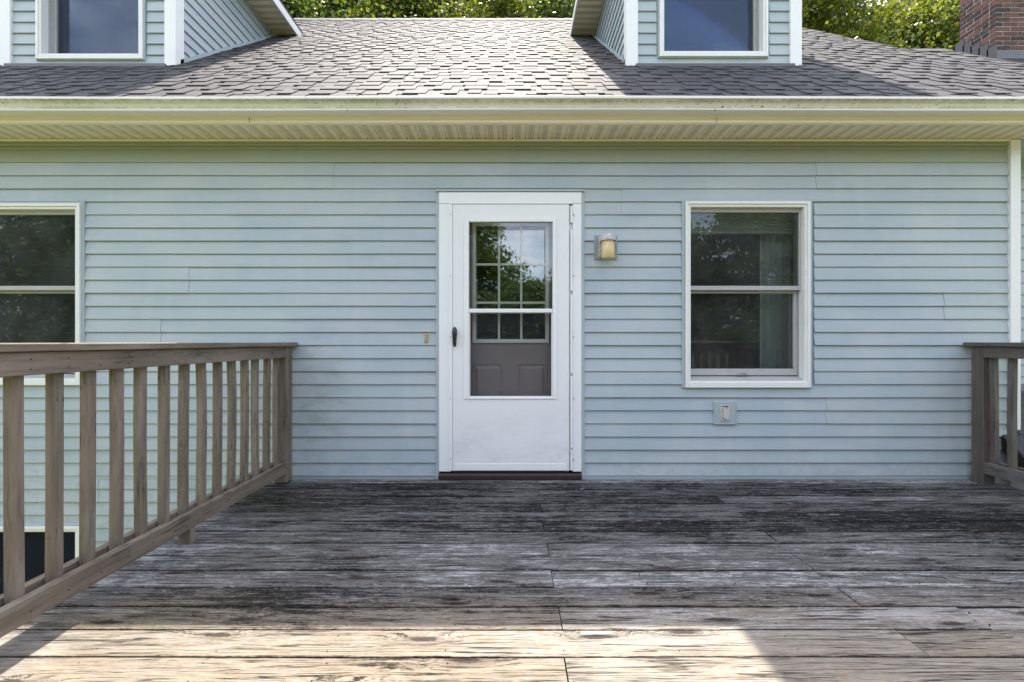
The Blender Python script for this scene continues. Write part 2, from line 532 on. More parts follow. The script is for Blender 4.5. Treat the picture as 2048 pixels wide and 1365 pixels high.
def m_brick():
    k = NT('red_brick')
    p = k.pos()
    r = k.rnd()
    c = k.mix(k.ramp(r, 0.0, 0.6), (0.085, 0.042, 0.032), (0.165, 0.082, 0.060))
    c = k.mix(k.ramp(r, 0.72, 0.80), c, (0.055, 0.038, 0.037))
    n = k.noise(p, 28, 6, 0.7)
    soot = k.ramp(k.noise(k.mapping(p, (2.2, 3.5, 2.6)), 1, 5, 0.65), 0.42, 0.66)
    c = k.mix(k.math('MULTIPLY', soot, 0.6), c, (0.045, 0.035, 0.033))
    lime = k.math('MULTIPLY', k.ramp(n, 0.56, 0.70), k.ramp(k.math('FRACT', k.math('MULTIPLY', r, 7.3)), 0.55, 0.8))
    c = k.mix(k.math('MULTIPLY', lime, 0.7), c, (0.48, 0.42, 0.36))
    return k.done(k.bsdf(c, 0.8, k.bump(n, 0.5, 0.004), 0.25))


def m_leaf(name, c0, c1, trans):
    k = NT(name)
    r = k.n('NewGeometry').outputs['Random Per Island']
    big = k.noise(k.mapping(k.pos(), (0.5, 0.5, 0.5)), 1, 3, 0.5)
    c = k.mix(r, c0, c1)
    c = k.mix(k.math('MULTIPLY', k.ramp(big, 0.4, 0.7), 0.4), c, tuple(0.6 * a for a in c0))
    df = k.bsdf(c, 0.45, None, 0.4)
    tl = k.n('BsdfTranslucent'); k.set(tl.inputs['Color'], k.mix(r, trans, tuple(a * 0.7 for a in trans)))
    mxs = k.n('MixShader'); mxs.inputs[0].default_value = 0.48
    k.t.links.new(df, mxs.inputs[1]); k.t.links.new(tl.outputs[0], mxs.inputs[2])
    return k.done(mxs.outputs[0])


def m_grass():
    k = NT('lawn_grass')
    p = k.pos()
    a = k.noise(p, 0.35, 5, 0.6); b = k.noise(p, 30, 4, 0.7)
    c = k.mix(k.ramp(a, 0.35, 0.65), (0.155, 0.174, 0.074), (0.195, 0.20, 0.090))
    c = k.mix(k.math('MULTIPLY', k.ramp(b, 0.4, 0.7), 0.45), c, (0.07, 0.10, 0.028))
    return k.done(k.bsdf(c, 0.8, k.bump(b, 0.6, 0.03), 0.2))


M['siding'] = m_siding()
M['siding_olive'] = m_siding('olive_vinyl_siding', 0.72)
M['deck'] = m_deck()
M['rail_x'] = m_rail('stained_wood_across', 0)
M['rail_y'] = m_rail('stained_wood_along', 1)
M['rail_z'] = m_rail('stained_wood_upright', 2)
M['rail_y_grey'] = m_rail('grey_rail_wood_along', 1, (0.62, 0.68, 0.78))  # darker, cooler tint for the right railing
M['rail_z_grey'] = m_rail('grey_rail_wood_upright', 2, (0.62, 0.68, 0.78))
M['shingle'] = m_shingle()
M['gutter'] = m_gutter()
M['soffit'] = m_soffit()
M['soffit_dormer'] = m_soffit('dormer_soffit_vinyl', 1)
M['glass'] = m_glass('window_glass', 1.0, tint=(0.68, 0.71, 0.70), wavy=0.05, haze=0.045, rough=0.012)
M['glass_dormer'] = m_glass('dormer_glass', 2.6, tint=(0.5, 0.55, 0.6), wavy=0.05, gloss_tint=(0.50, 0.66, 0.92, 1), haze=0.03, rough=0.01)  # blue of the reflected sky put into the gloss colour
M['glass_door'] = m_glass('storm_glass', 1.25, tint=(0.93, 0.94, 0.93), wavy=0.04)
M['glass_lite'] = m_glass('door_lite_glass', 2.9, tint=(0.5, 0.52, 0.5), wavy=0.08)
M['screen'] = m_screen('fly_screen', 0.22)
M['dim_sheet'] = m_screen('reflection_dim_sheet', 0.62, (0.020, 0.024, 0.032))  # dark sheet added at the lower window to dim its lawn reflection
M['screen_pale'] = m_screen('dormer_fly_screen', 0.16, (0.05, 0.055, 0.08), 0.28)
M['brick'] = m_brick()
M['mortar'] = paint('mortar', (0.60, 0.56, 0.51), 0.9, 0.3, scale=(9, 9, 9))
M['white'] = paint('white_trim_paint', (0.80, 0.80, 0.785), 0.38, 0.10, (0.45, 0.42, 0.33), (2, 2, 5))
M['white_clad'] = paint('white_window_cladding', (0.76, 0.76, 0.72), 0.35, 0.14, (0.36, 0.34, 0.26), (3, 3, 6))
M['cream'] = paint('cream_fascia', (0.84, 0.765, 0.63), 0.42, 0.25, (0.50, 0.42, 0.20), (1.5, 8, 20))
M['channel'] = paint('siding_channel', (0.38, 0.44, 0.455), 0.42, 0.15, (0.3, 0.33, 0.3), (3, 3, 3))
M['sash'] = paint('grey_sash', (0.42, 0.42, 0.405), 0.45, 0.25, (0.2, 0.19, 0.17), (4, 4, 9))
def m_door():
    k = NT('storm_door_enamel')
    p = k.pos()
    sp = k.n('SeparateXYZ'); k.set(sp.inputs[0], p)
    low = k.ramp(sp.outputs[2], 0.05, 0.75, 1.0, 0.12)
    n = k.noise(k.mapping(p, (2.4, 2.4, 5)), 1, 7, 0.65)
    m2 = k.noise(k.mapping(p, (16, 16, 34)), 1, 5, 0.7)
    f = k.math('MULTIPLY', low, k.ramp(k.math('ADD', k.math('MULTIPLY', n, 0.7), k.math('MULTIPLY', m2, 0.35)), 0.46, 0.72))
    c = k.mix(k.math('MULTIPLY', f, 0.38), (0.78, 0.78, 0.765), (0.40, 0.41, 0.40))
    sc = k.ramp(k.noise(k.mapping(p, (40, 40, 7)), 1, 3, 0.6), 0.70, 0.74)
    c = k.mix(k.math('MULTIPLY', k.math('MULTIPLY', sc, low), 0.3), c, (0.33, 0.32, 0.30))
    return k.done(k.bsdf(c, 0.36, k.bump(n, 0.06, 0.01), 0.4))


M['door'] = m_door()
M['taupe'] = paint('taupe_door_paint', (0.34, 0.30, 0.275), 0.45, 0.10, (0.2, 0.18, 0.16), (3, 3, 3))
M['ivory'] = paint('ivory_lite_frame', (0.86, 0.84, 0.77), 0.4, 0.1, (0.5, 0.46, 0.36), (3, 3, 3))
M['threshold'] = paint('dark_threshold', (0.032, 0.022, 0.019), 0.5, 0.35, (0.09, 0.07, 0.06), (9, 9, 30))
M['black'] = paint('black_handle', (0.018, 0.018, 0.021), 0.32, 0.1, (0.05, 0.05, 0.05), (9, 9, 9), 0.5)
M['amber'] = paint('amber_lamp_glass', (0.64, 0.51, 0.27), 0.3, 0.18, (0.52, 0.36, 0.12), (14, 14, 8), 0.5)
M['brass'] = paint('old_brass', (0.45, 0.32, 0.13), 0.4, 0.3, (0.2, 0.14, 0.06), (60, 60, 60), 0.5)
M['plate'] = paint('grey_plate', (0.27, 0.29, 0.29), 0.5, 0.2, (0.25, 0.25, 0.24), (20, 20, 20))
M['putty'] = paint('putty_plastic', (0.52, 0.49, 0.46), 0.45, 0.25, (0.34, 0.31, 0.28), (30, 30, 30))
M['lead'] = paint('lead_flashing', (0.10, 0.10, 0.105), 0.42, 0.3, (0.05, 0.05, 0.05), (10, 10, 10), 0.5)
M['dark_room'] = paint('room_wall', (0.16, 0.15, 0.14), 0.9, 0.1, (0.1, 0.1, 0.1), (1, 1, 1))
M['curtain'] = paint('grey_curtain_cloth', (0.78, 0.80, 0.76), 0.9, 0.15, (0.2, 0.22, 0.21), (30, 30, 2))
M['blind'] = paint('pale_green_blind', (0.78, 0.82, 0.68), 0.8, 0.15, (0.3, 0.32, 0.24), (3, 3, 40))
M['grass'] = m_grass()
M['bark'] = paint('tree_bark', (0.10, 0.08, 0.06), 0.9, 0.6, (0.04, 0.032, 0.025), (9, 9, 2))
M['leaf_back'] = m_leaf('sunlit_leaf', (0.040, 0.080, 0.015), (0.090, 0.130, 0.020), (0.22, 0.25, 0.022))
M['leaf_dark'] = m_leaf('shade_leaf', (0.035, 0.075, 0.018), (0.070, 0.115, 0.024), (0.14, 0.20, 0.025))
M['leaf_front'] = m_leaf('garden_leaf', (0.050, 0.090, 0.022), (0.095, 0.135, 0.030), (0.16, 0.24, 0.03))
M['lumber'] = m_rail('plain_lumber', 0, (1.3, 1.25, 1.15))


def m_metal():
    k = NT('weathered_galvanised')
    n = k.noise(k.pos(), 90, 5, 0.7)
    c = k.mix(k.ramp(n, 0.35, 0.65), (0.30, 0.30, 0.32), (0.70, 0.70, 0.71))
    return k.done(k.bsdf(c, 0.5, k.bump(n, 0.5, 0.002), 0.5, 0.15))


M['metal'] = m_metal()

# ------------------------------------------------------------------ ground
def grid_ground():
    mb = MB()
    mb.add([(-300, -300, 0), (300, -300, 0), (300, 300, 0), (-300, 300, 0)], [(0, 1, 2, 3)])
    o = obj('ground', mb, M['grass'], kind='structure')
    o.location.z = -2.75
    o['label'] = 'mown green lawn round the house'
grid_ground()
GZ = -2.75

# ------------------------------------------------------------------ house
house = empty('house', (0, 0, GZ), 'blue-grey vinyl sided house with white storm door, shingle roof and two dormers', 'house')
HOFF = Vector((0, 0, -GZ))
class HouseRoot:
    pass
def hpart(o):
    """parent straight to the house; geometry is in world coordinates"""
    o.parent = house
    o.location = o.location + HOFF
    return o
def H(name, mb, m, bevel=0, kind=None, label=None, smooth=False):
    return hpart(obj(name, mb, m, None, bevel, kind, label, smooth))

XL, XR = -6.0, 3.916
WALL_T = 2.70
# openings in the wall: x0, x1, z0, z1
DOOR = (PX(873), PX(1168), -0.02, PZ(379))
WINR = (PX(1365), PX(1626), PZ(777), PZ(395))
WINL = (PX(-100), PX(162), PZ(775), PZ(400))
WINB = (PX(-100), PX(164), PZ(1330), PZ(1050))
OPEN = [DOOR, WINR, WINL, WINB]
HOLES = [(PX(880), PX(1160), 0.02, PZ(390)), (PX(1376), PX(1616), PZ(770), PZ(405)),
         (PX(-88), PX(152), PZ(768), PZ(408)), (PX(-88), PX(152), PZ(1322), PZ(1060))]


def sheathing():
    """wall core with real openings: cells of a grid that are not inside a hole"""
    xs = sorted(set([XL, XR] + [h[0] for h in HOLES] + [h[1] for h in HOLES]))
    zs = sorted(set([GZ - 0.2, WALL_T] + [h[2] for h in HOLES] + [h[3] for h in HOLES]))
    mb = MB()
    for i in range(len(xs) - 1):
        run = None
        for j in range(len(zs) - 1):
            cx, cz = (xs[i] + xs[i + 1]) / 2, (zs[j] + zs[j + 1]) / 2
            solid = not any(h[0] < cx < h[1] and h[2] < cz < h[3] for h in HOLES)
            if solid:
                run = (run[0] if run else zs[j], zs[j + 1])
            if (not solid or j == len(zs) - 2) and run:
                mb.box(xs[i], xs[i + 1], 0.0, 0.12, run[0], run[1]); run = None
    # side and back walls
    mb.box(XL, XL + 0.12, 0.12, 8.4, GZ - 0.2, WALL_T)
    mb.box(XR - 0.12, XR, 0.12, 8.4, GZ - 0.2, WALL_T)
    mb.box(XL, XR, 8.4, 8.52, GZ - 0.2, WALL_T)
    return H('wall', mb, M['channel'])
wall = sheathing()

E = 0.1016
Z0 = PZ(950)


def course_profile(z, y=0.0, n=1):
    """butt-lapped clapboard profile of n courses, outside is -y"""
    p = [(-0.002 + y, z - 0.002)]
    for i in range(n):
        zz = z + i * E
        p += [(-0.0166 + y, zz - 0.0023), (-0.0182 + y, zz + 0.0008), (-0.0178 + y, zz + 0.0045), (-0.0046 + y, zz + E - 0.004), (-0.0030 + y, zz + E - 0.002)]
    p[-1] = (-0.0030 + y, z + n * E + 0.004)
    p += [(-0.0008 + y, z + n * E + 0.004)]
    return p


def cut(x0, x1, rects, zc):
    iv = [(x0, x1)]
    for r in rects:
        if r[2] < zc < r[3]:
            out = []
            for a, b in iv:
                if r[1] <= a or r[0] >= b: out.append((a, b)); continue
                if r[0] > a: out.append((a, r[0]))
                if r[1] < b: out.append((r[1], b))
            iv = out
    return iv


SEAMS = {24: [490, 1450], 22: [668, 1630], 20: [470, 1243], 18: [-60], 12: [1885, 540], 4: [1650, 520], 2: [1899, 330],
         10: [324], 8: [648], 6: [250], 14: [380], 16: [702], 0: [460], -2: [200], -4: [420], -6: [330], -8: [520], -10: [250]}


def siding():
    top = PZ(292)
    for k in range(-26, 26, 2):
        z = Z0 + k * E
        a = cut(XL, XR - 0.055, OPEN, z + E / 2)
        b = cut(XL, XR - 0.055, OPEN, z + 1.5 * E)
        seams = sorted(PX(s) for s in SEAMS.get(k, [random.uniform(-100, 800)]))

        def emit(ivs, zz, n, sgn):
            for x0, x1 in ivs:
                pts = [x0] + [s for s in seams if x0 + 0.1 < s < x1 - 0.1] + [x1]
                for i in range(len(pts) - 1):
                    mb = MB()
                    prof = course_profile(zz, -0.0034 * ((i + sgn) % 2), n)
                    xa = pts[i] - (0.02 if i and (i + sgn) % 2 == 0 else 0)
                    xb = pts[i + 1] + (0.02 if i < len(pts) - 2 and (i + sgn) % 2 == 0 else 0)
                    # a trace of waviness: four stations along the panel
                    N = max(2, int((xb - xa) / 0.6))
                    for q in range(N):
                        pa = xa + (xb - xa) * q / N; pb = xa + (xb - xa) * (q + 1) / N
                        wa = 0.0011 * math.sin(pa * 2.3 + zz * 9.1) if 0 < q else 0
                        wb_ = 0.0011 * math.sin(pb * 2.3 + zz * 9.1) if q < N - 1 else 0
                        r0 = [(pa, y, min(zv, top + 0.004) + wa) for y, zv in prof]
                        r1 = [(pb, y, min(zv, top + 0.004) + wb_) for y, zv in prof]
                        m_ = len(prof)
                        fs = [(j, (j + 1) % m_, m_ + (j + 1) % m_, m_ + j) for j in range(m_)]
                        if q == 0: fs.append(tuple(range(m_))[::-1])
                        if q == N - 1: fs.append(tuple(range(m_, 2 * m_)))
                        mb.add(r0 + r1, fs, 0.5)
                    obj('siding_panel', mb, M['siding_olive' if k == 24 else 'siding'], wall)
        if a == b: emit(a, z, 2, k // 2)
        else:
            emit(a, z, 1, k // 2); emit(b, z + E, 1, k // 2)
    wall_children = [o for o in bpy.data.objects if o.parent == wall]
siding()

# trim under the soffit, starter strip, corner post
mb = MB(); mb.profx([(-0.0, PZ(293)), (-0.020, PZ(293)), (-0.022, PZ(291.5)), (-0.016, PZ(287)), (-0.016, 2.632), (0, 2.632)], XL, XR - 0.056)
obj('top_trim', mb, M['siding_olive'], wall)
mb = MB(); mb.box(XL, DOOR[0], -0.012, -0.001, 0.0, Z0 - 0.004); mb.box(DOOR[1], XR - 0.055, -0.012, -0.001, 0.0, Z0 - 0.004)
obj('starter_strip', mb, M['channel'], wall)
mb = MB()
mb.box(PX(2022, 3.445), XR + 0.02, -0.035, -0.002, PZ(860, 3.445), 2.633)
mb.box(XR + 0.001, XR + 0.02, -0.002, 0.09, PZ(860, 3.445), 2.633)
H('corner_board', mb, M['white'], 0.003)


# ------------------------------------------------------------------ windows
def window(x0, x1, z0, z1, label, mat_glass, jamb=0.11, y0=0.0, single=False, chan=(0.022, 0.016), mid=0.533, screen=None, parent_fn=hpart):
    """x0..z1 is the outer edge of the white frame, y0 the wall plane"""
    fw = 0.043
    mb = MB(); mb.frame(x0, x1, z0, z1, fw * 0.55, fw * 0.55, fw * 0.95, fw * 0.55, y0 - 0.040, y0 + 0.02)
    w_ = parent_fn(obj('window', mb, M['white_clad'], None, 0.003, label=label))
    xa, xb, za, zb = x0 + fw * 0.55, x1 - fw * 0.55, z0 + fw * 0.95, z1 - fw * 0.55
    mb = MB(); mb.frame(xa, xb, za, zb, fw * 0.45, fw * 0.45, 0.012, fw * 0.45, y0 - 0.030, y0 + 0.04)
    obj('brick_mould', mb, M['white_clad'], w_, 0.002)
    ia, ib, ja, jb = xa + fw * 0.45, xb - fw * 0.45, za + 0.012, zb - fw * 0.45
    mb = MB(); mb.frame(xa + 0.004, xb - 0.004, za + 0.004, zb - 0.004, fw * 0.45 - 0.004, fw * 0.45 - 0.004, 0.010, fw * 0.45 - 0.004, y0 + 0.041, y0 + jamb)
    obj('jamb', mb, M['sash'], w_)
    # siding channel round the frame
    c, h = chan
    mb = MB(); mb.box(x0 - c, x0 - 0.001, y0 - 0.024, y0 - 0.002, z0 - 0.004, z1 + h); mb.box(x1 + 0.001, x1 + c, y0 - 0.024, y0 - 0.002, z0 - 0.004, z1 + h)
    mb.box(x0 - 0.001, x1 + 0.001, y0 - 0.023, y0 - 0.003, z1 + 0.001, z1 + h)
    obj('siding_channel', mb, M['channel'], w_, 0.002)
    if single:
        mb = MB(); mb.frame(ia + 0.001, ib - 0.001, ja + 0.001, jb - 0.001, 0.024, 0.024, 0.024, 0.024, y0 + jamb - 0.045, y0 + jamb - 0.012)
        obj('sash', mb, M['sash'], w_, 0.002)
        mb = MB(); mb.box(ia + 0.02, ib - 0.02, y0 + jamb - 0.026, y0 + jamb - 0.022, ja + 0.02, jb - 0.02)
        obj('pane', mb, mat_glass, w_)
        if screen:
            mb = MB(); mb.box(ia + 0.02, ib - 0.02, y0 + jamb - 0.0415, y0 + jamb - 0.0405, ja + 0.02, jb - 0.02)
            obj('fly_screen', mb, screen, w_)
    else:
        zm = ja + (jb - ja) * mid
        if screen:
            mb = MB(); mb.box(ia + 0.002, ib - 0.002, y0 + 0.004, y0 + 0.005, ja + 0.035, jb - 0.002)
            obj('fly_screen', mb, screen, w_)  # here only the added dark sheet that dims the reflection
        mb = MB(); mb.frame(ia + 0.001, ib - 0.001, zm - 0.012, jb - 0.001, 0.014, 0.014, 0.034, 0.030, y0 + 0.010, y0 + 0.045)
        obj('upper_sash', mb, M['sash'], w_, 0.002)
        mb = MB(); mb.box(ia + 0.012, ib - 0.012, y0 + 0.026, y0 + 0.030, zm + 0.02, jb - 0.028)
        obj('pane', mb, mat_glass, w_)
        mb = MB(); mb.frame(ia + 0.001, ib - 0.001, ja + 0.036, zm - 0.013, 0.030, 0.030, 0.052, 0.020, y0 + 0.052, y0 + 0.088)
        obj('lower_sash', mb, M['sash'], w_, 0.002)
        mb = MB(); mb.box(ia + 0.028, ib - 0.028, y0 + 0.068, y0 + 0.072, ja + 0.085, zm - 0.030)
        obj('pane', mb, mat_glass, w_)
        mb = MB(); mb.profx([(y0 - 0.005, ja + 0.001), (y0 + 0.088, ja + 0.001), (y0 + 0.088, ja + 0.034), (y0 - 0.005, ja + 0.014)], ia + 0.001, ib - 0.001)
        obj('sill', mb, M['sash'], w_)
        xm = (ia + ib) / 2
        mb = MB(); mb.box(xm - 0.045, xm + 0.045, y0 + 0.040, y0 + 0.051, ja + 0.036, ja + 0.046); mb.box(xm - 0.012, xm + 0.03, y0 + 0.036, y0 + 0.046, ja + 0.046, ja + 0.055)
        obj('sash_lift', mb, M['plate'], w_, 0.002)
    return w_


window(PX(1371.5, 3.44), PX(1622, 3.44), PZ(775.5, 3.44), PZ(401.5, 3.44), 'white double-hung window right of the door', M['glass'])
window(PX(-94, 3.44), PX(158.5, 3.44), PZ(770.5, 3.44), PZ(406, 3.44), 'white double-hung window at the left edge above the railing', M['glass'])
window(PX(-94, 3.44), PX(158.5, 3.44), PZ(1330, 3.44), PZ(1054, 3.44), 'lower storey window behind the left railing', M['glass'], mid=0.58, screen=M['dim_sheet'])

# rooms behind the windows
mb = MB()
def room(mb, x0, x1, z0, z1, y1=3.2):
    mb.box(x0, x1, y1, y1 + 0.05, z0, z1)
    mb.box(x0 - 0.05, x0, 0.13, y1 + 0.05, z0, z1); mb.box(x1, x1 + 0.05, 0.13, y1 + 0.05, z0, z1)
    mb.box(x0 - 0.05, x1 + 0.05, 0.13, y1 + 0.05, z0 - 0.06, z0 - 0.002); mb.box(x0 - 0.05, x1 + 0.05, 0.13, y1 + 0.05, z1 + 0.002, z1 + 0.06)
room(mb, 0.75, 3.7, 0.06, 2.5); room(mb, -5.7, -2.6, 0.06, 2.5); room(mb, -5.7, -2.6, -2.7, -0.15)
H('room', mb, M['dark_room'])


def cloth_strip(x0, x1, y, z0, z1, waves, amp, mat, name, label, cat):
    mb = MB(); n = waves * 8
    ring = []
    for i in range(n + 1):
        t = i / n
        ring.append((x0 + (x1 - x0) * t, y + amp * math.sin(t * waves * 2 * math.pi)))
    vs_ = []; fs_ = []
    for (x, yy) in ring:
        vs_ += [(x, yy, z0), (x, yy * 0.6 + y * 0.4, z1), (x, yy + 0.004, z0), (x, yy * 0.6 + y * 0.4 + 0.004, z1)]
    for i in range(n):
        a = 4 * i; b = a + 4
        fs_ += [(a, b, b + 1, a + 1), (a + 2, a + 3, b + 3, b + 2)]
    mb.add(vs_, fs_)
    o = obj(name, mb, mat, smooth=True)
    return tag(o, label, cat)

cloth_strip(2.08, 2.34, 0.26, 0.10, 2.32, 4, 0.025, M['curtain'], 'curtain', 'pale grey curtain hanging inside the window right of the door', 'curtain')


def blind(x0, x1, y, z0, z1, label):
    mb = MB()
    n = 8
    for i in range(n):
        za = z0 + (z1 - z0) * i / n; zb = z0 + (z1 - z0) * (i + 1) / n - 0.001
        mb.profx([(y, za), (y - 0.014, (za + zb) / 2), (y, zb), (y + 0.012, (za + zb) / 2)], x0, x1)
    r = empty('window_blind', (0, 0, 0), label, 'blind')
    obj('slats', mb, M['blind'], r, kind='stuff')
    mb = MB(); mb.box(x0, x1, y - 0.018, y + 0.016, z0 - 0.024, z0 - 0.002)
    obj('bottom_rail', mb, M['blind'], r, 0.003)
    mb = MB(); mb.box(x0, x1, y - 0.02, y + 0.02, z1 + 0.001, z1 + 0.035)
    obj('head_rail', mb, M['blind'], r, 0.003)
blind(1.40, 2.32, 0.16, PZ(462, 3.64), PZ(430, 3.64), 'pale green blind drawn up inside the window right of the door')
blind(-4.40, -3.40, 0.16, PZ(466, 3.64), PZ(432, 3.64), 'pale green blind drawn up inside the window left of the door')

# ------------------------------------------------------------------ door
D = 3.45
mb = MB()
dx0, dx1 = PX(878, D), PX(1163, D)
dzt = PZ(384.5, D); zb = PZ(943, D)
cw = 0.096
mb.box(dx0, PX(902.5, D), -0.034, 0.06, zb, PZ(407, D) - 0.002)
mb.box(PX(1145, D), dx1, -0.034, 0.06, zb, PZ(407, D) - 0.002)
mb.box(dx0, dx1, -0.036, 0.06, PZ(407, D), dzt)
casing = H('door_casing', mb, M['white'], 0.003)
mb = MB()
mb.box(DOOR[0], dx0 - 0.001, -0.026, -0.002, 0.0, dzt + 0.002); mb.box(dx1 + 0.001, DOOR[1], -0.026, -0.002, 0.0, dzt + 0.002)
mb.box(DOOR[0], DOOR[1], -0.045, -0.002, dzt + 0.003, dzt + 0.020)
obj('siding_channel', mb, M['channel'], casing, 0.002)
# storm door rails screwed to the casing
mb = MB()
mb.box(PX(899, D), PX(905, D), -0.042, -0.028, zb + 0.01, PZ(409, D)); mb.box(PX(899, D), PX(1145, D), -0.0425, -0.037, PZ(408.5, D), PZ(404, D))
obj('mounting_rail', mb, M['white'], casing, 0.001)
mb = MB()
for i in range(5):
    z = PZ(430 + i * 122, D)
    for px in (901.5, 1147):
        x = PX(px, D); mb.box(x - 0.004, x + 0.004, -0.0445, -0.034, z - 0.004, z + 0.004)
obj('screws', mb, M['plate'], casing, 0.001)

sx0, sx1, sz0, sz1 = PX(905.5, D), PX(1138, D), PZ(941, D), PZ(408.8, D)
gx0, gx1, gz0, gz1 = PX(938, D), PX(1105, D), PZ(795, D), PZ(444, D)
mb = MB()
ys0, ys1 = -0.036, 0.000
mb.box(sx0, gx0, ys0, ys1, sz0, sz1); mb.box(gx1, sx1, ys0, ys1, sz0, sz1)
mb.box(gx0, gx1, ys0, ys1, gz1, sz1); mb.box(gx0, gx1, ys0, ys1, sz0, gz0)
mb2 = mb
storm = H('storm_door', mb, M['door'])
mb = MB(); q = PX(928, D); q1 = PX(1113, D)
mb.frame(q, q1, PZ(798, D), PZ(434.5, D), gx0 - q - 0.001, q1 - gx1 - 0.001, gz0 - PZ(798, D), PZ(434.5, D) - gz1, -0.043, -0.0365)
obj('glazing_frame', mb, M['white'], storm, 0.003)
mb = MB(); mb.box(gx0 + 0.001, gx1 - 0.001, -0.040, -0.012, PZ(625, D), PZ(617.5, D))
obj('meeting_rail', mb, M['white'], storm, 0.002)
mb = MB(); mb.box(gx0 + 0.0005, gx1 - 0.0005, -0.020, -0.016, PZ(617, D), gz1 - 0.0005)
obj('glass_pane', mb, M['glass_door'], storm)
mb = MB(); mb.box(gx0 + 0.0005, gx1 - 0.0005, -0.0235, -0.0225, gz0 + 0.0005, PZ(625.5, D))
obj('fly_screen', mb, M['screen'], storm)
mb = MB(); mb.frame(gx0 + 0.0006, gx1 - 0.0006, gz0 + 0.0006, PZ(625.2, D), 0.008, 0.008, 0.010, 0.004, -0.030, -0.018)
obj('screen_frame', mb, M['white'], storm)
mb = MB(); mb.box(sx0 + 0.02, sx1 - 0.02, -0.0395, -0.0365, sz0 + 0.004, sz0 + 0.055)
obj('kick_rail', mb, M['white'], storm, 0.002)
mb = MB(); mb.box(sx0, sx1, -0.03, -0.005, sz0 - 0.016, sz0 - 0.001)
obj('door_sweep', mb, M['black'], storm)
# hinge leaf in three lengths with dark gaps
for a, b in ((413, 446), (460, 582), (590, 747), (752, 896), (900, 940)):
    mb = MB(); mb.box(PX(1140.5, D), PX(1144.6, D), -0.044, -0.018, PZ(b, D), PZ(a, D))
    obj('hinge', mb, M['white'], storm, 0.0015)
mb = MB(); mb.box(PX(1138.5, D), PX(1144.8, D), -0.014, -0.004, sz0, sz1)
obj('hinge_gap', mb, M['white_clad'], storm)
# pull handle: tapered teardrop on a rose
mb = MB()
hx, hz = PX(910.5, D), PZ(674, D)
prof = [(0.0, -0.077), (0.0095, -0.073), (0.0125, -0.060), (0.0155, -0.020), (0.0185, 0.010), (0.0205, 0.034), (0.0185, 0.056), (0.010, 0.074), (0.0, 0.078)]
def handle(mb):
    n = 14; vs_ = []; fs_ = []
    for (r, z) in prof:
        for i in range(n):
            a = 2 * math.pi * i / n
            vs_.append((hx + r * math.cos(a) + 0.004 * z, -0.062 + 0.55 * r * math.sin(a) - 0.010 * math.sin((z + 0.08) * 18), hz + z))
    for j in range(len(prof) - 1):
        for i in range(n):
            i2 = (i + 1) % n
            fs_.append((j * n + i, j * n + i2, (j + 1) * n + i2, (j + 1) * n + i))
    mb.add(vs_, fs_)
    mb.box(hx - 0.007, hx + 0.007, -0.060, -0.036, hz + 0.028, hz + 0.044)
handle(mb)
obj('handle', mb, M['black'], storm, smooth=True)

# inner entry door
DI = 3.57
ex0, ex1 = PX(908, 3.5), PX(1140, 3.5)
yi = DI - CAMD
mb = MB()
lx0, lx1, lz0, lz1 = PX(947, DI), PX(1096, DI), PZ(684, DI), PZ(447, DI)
mb.box(ex0, lx0, yi, yi + 0.04, 0.03, 2.09); mb.box(lx1, ex1, yi, yi + 0.04, 0.03, 2.09)
mb.box(lx0, lx1, yi, yi + 0.04, lz1, 2.09); mb.box(lx0, lx1, yi, yi + 0.04, 0.03, lz0)
entry = H('entry_door', mb, M['taupe'])
mb = MB(); fwd = 0.024
mb.frame(lx0 - 0.008, lx1 + 0.008, lz0 - 0.008, lz1 + 0.008, fwd + 0.006, fwd + 0.006, fwd + 0.006, fwd + 0.006, yi - 0.014, yi - 0.0005)
obj('lite_frame', mb, M['ivory'], entry, 0.004)
px_ = [953.5, 998, 1042.5, 1089.5]; pz_ = [678, 605.5, 529, 458]
for x in px_[1:3]:
    mb = MB(); mb.box(PX(x - 2.2, DI), PX(x + 2.2, DI), yi - 0.008, yi + 0.012, lz0 + fwd - 0.004, lz1 - fwd + 0.004)
    obj('muntin', mb, M['ivory'], entry, 0.002)
for z in pz_[1:3]:
    mb = MB(); mb.box(lx0 + fwd - 0.004, lx1 - fwd + 0.004, yi - 0.0065, yi + 0.0125, PZ(z + 2.2, DI), PZ(z - 2.2, DI))
    obj('muntin', mb, M['ivory'], entry, 0.002)
for i in range(3):
    for j in range(3):
        mb = MB(); mb.box(PX(px_[i] + 2.4, DI) - 0.004, PX(px_[i + 1] - 2.4, DI) + 0.004, yi + 0.004 + 0.0002 * (i + j), yi + 0.007, PZ(pz_[j] - 2.4, DI) - 0.004, PZ(pz_[j + 1] + 2.4, DI) + 0.004)
        obj('pane', mb, M['glass_lite'], entry)
for (a, b) in ((945, 1005), (1036, 1094)):
    x0, x1 = PX(a, DI), PX(b, DI); zt = PZ(727, DI); zbm = 0.22
    mb = MB(); mb.frame(x0, x1, zbm, zt, 0.010, 0.010, 0.010, 0.010, yi - 0.006, yi - 0.0004)
    obj('panel_moulding', mb, M['taupe'], entry, 0.0025)
    mb = MB(); c_ = 0.042
    vs_ = []
    for (o_, y_) in ((0.020, yi - 0.0003), (c_, yi - 0.009)):
        vs_ += [(x0 + o_, y_, zbm + o_), (x1 - o_, y_, zbm + o_), (x1 - o_, y_, zt - o_), (x0 + o_, y_, zt - o_)]
    mb.add(vs_, [(4, 5, 6, 7), (0, 1, 5, 4), (1, 2, 6, 5), (2, 3, 7, 6), (3, 0, 4, 7)])
    obj('raised_panel', mb, M['taupe'], entry)
mb = MB(); mb.frame(PX(894, D), PX(1152, D), -0.02, 2.12, 0.05, 0.05, 0.05, 0.05, 0.062, 0.14)
